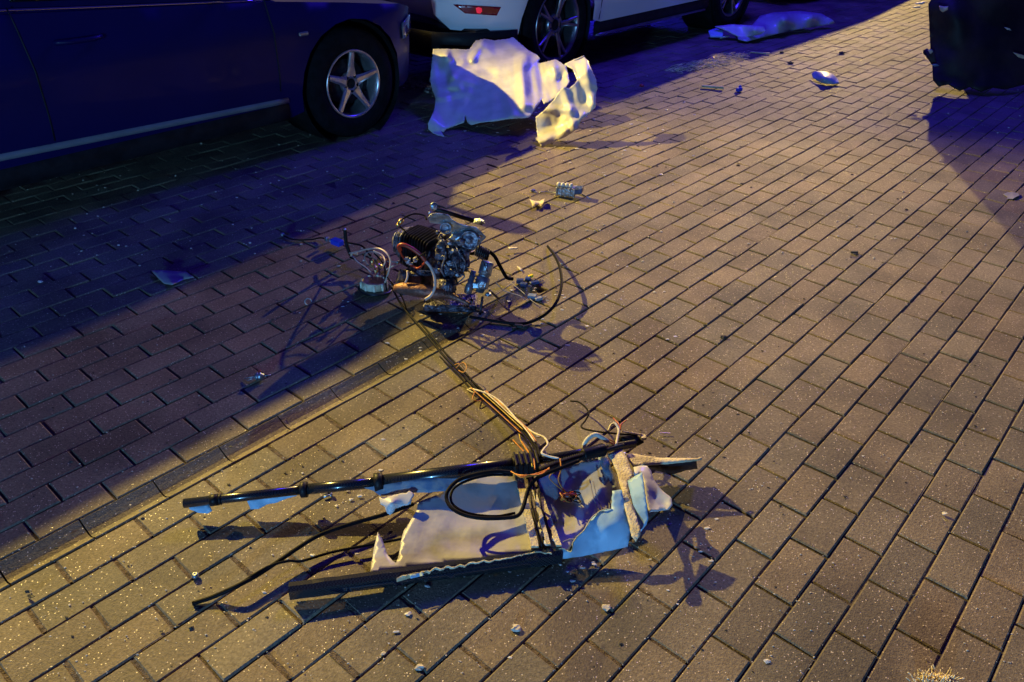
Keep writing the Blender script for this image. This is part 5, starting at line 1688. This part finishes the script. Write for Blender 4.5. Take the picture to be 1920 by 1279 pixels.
base_y = G(1830, 150)
hull('crushed_shell', M_DARKWRECK, G(1850, 110) + UP * 0.30, 0.55, (0.7, 0.7, 1.15), 3, 0.25)
hull('crushed_shell', M_DARKWRECK, G(1840, 60) + UP * 0.30, 0.42, (0.8, 0.6, 1.3), 7, 0.25)
hull('crushed_shell', M_DARKWRECK, G(1930, 90) + UP * 0.2, 0.6, (1.0, 0.8, 0.8), 11, 0.25)
wpan = MB()
shp = [WY(1745, 0, 6.3), WY(1742, 40, 6.25), WY(1744, 90, 6.2), WY(1750, 160, 5.85), WY(1800, 165, 5.8), WY(1870, 168, 5.85), WY(1920, 166, 5.95), WY(1960, 100, 6.1), WY(1960, -20, 6.5), WY(1900, -60, 6.5), WY(1800, -50, 6.4)]
sheet('bent_panel', M_DARKWRECK, dw, [(1785, -60, 6.35), (1741, 8, 6.28), (1745, 90, 6.18), (1748, 120, 6.05), (1750, 150, 5.95), (1760, 162, 5.9), (1778, 158, 5.92), (1800, 170, 5.82), (1818, 163, 5.86), (1840, 172, 5.82), (1862, 164, 5.88), (1885, 168, 5.86), (1925, 158, 6.0), (1980, 120, 6.2), (1980, -60, 6.5), (1950, -190, 6.6), (1890, -160, 6.5), (1840, -140, 6.4)],
      [(1800, 40, 6.05), (1812, 90, 6.0), (1835, 30, 6.2), (1860, 80, 6.05), (1890, 40, 6.15), (1900, 110, 6.05)], 'Y', 0.01, 12, rough=0.05, rscale=0.012, seed=4, facet=True, relax=1)
for nm, mt, poly in (('pale_bit', M_TAN, [(1761, 11, 6.0), (1770, 13, 5.99), (1778, 12, 5.98), (1777, 18, 5.97), (1768, 23, 5.97), (1763, 19, 5.98)]),
                     ('pale_bit', M_WHITESHEET, [(1716, 6, 6.6), (1736, 3, 6.6), (1730, 8, 6.6), (1718, 8, 6.6)]),
                     ('pale_bit', M_WHITESHEET, [(1712, 13, 6.6), (1726, 11, 6.6), (1724, 15, 6.6), (1714, 15, 6.6)]),
                     ('pale_bit', M_TAN, [(1899, 98, 5.9), (1920, 104, 5.9), (1925, 112, 5.9), (1910, 108, 5.9)]),
                     ('pale_bit', M_STONE, [(1883, 51, 5.9), (1892, 53, 5.9), (1896, 57, 5.9), (1888, 56, 5.9)]),
                     ('pale_bit', M_PINK, [(1740, 94, 5.95), (1747, 93, 5.95), (1749, 99, 5.95), (1744, 101, 5.95)]),  # pale chip painted in for a lit spot on the dark mass
                     ('pale_bit', M_BLUEDIRTY, [(1746, 121, 5.8), (1756, 120, 5.8), (1761, 123, 5.8), (1752, 125, 5.8)])):  # blue-grey chip painted in for a blue glint
    sheet(nm, mt, dw, poly, (), 'Y', 0.01, 3, jag=0.3)
sheet('hanging_foot', M_DARKWRECK, dw, [(1731, 96, 6.0), (1738, 92, 6.0), (1752, 96, 5.95), (1756, 120, 5.9), (1748, 122, 5.92), (1738, 108, 5.95)], (), 'Y', 0.02, 4)


# ------------------------------------------------------------------ separate loose pieces of a part into parts of their own


def split_parts(names, limit=24):
    for o in [q for q in list(COL.objects) if q.type == 'MESH' and q.parent and q.name.split('.')[0] in names]:
        me = o.data
        n = len(me.vertices)
        par = list(range(n))

        def find(a):
            while par[a] != a:
                par[a] = par[par[a]]
                a = par[a]
            return a
        for e in me.edges:
            a, b = find(e.vertices[0]), find(e.vertices[1])
            if a != b:
                par[a] = b
        groups = {}
        for p in me.polygons:
            groups.setdefault(find(p.vertices[0]), []).append(p)
        if len(groups) < 2 or len(groups) > limit:
            continue
        name = o.name.split('.')[0]
        for ps in groups.values():
            used = sorted({i for p in ps for i in p.vertices})
            mp = {a: b for b, a in enumerate(used)}
            m2 = bpy.data.meshes.new(name)
            m2.from_pydata([tuple(me.vertices[i].co) for i in used], [], [tuple(mp[i] for i in p.vertices) for p in ps])
            m2.polygons.foreach_set('use_smooth', [p.use_smooth for p in ps])
            m2.materials.append(me.materials[0])
            c = bpy.data.objects.new(name, m2)
            COL.objects.link(c)
            c.parent = o.parent
            c.location = o.location
        bpy.data.objects.remove(o)


split_parts({'pin', 'strap_bolt', 'ring_lug', 'gold_connector', 'dark_connector', 'crushed_foam', 'rib_rod', 'foam_rib', 'linkage', 'broken_strut', 'knob', 'clamp_ring', 'muffler_slots', 'rear_strap', 'pale_hose', 'spark_lead', 'cylinder_head_', 'bearing_housing', 'casting_rib', 'reed_stack_'})
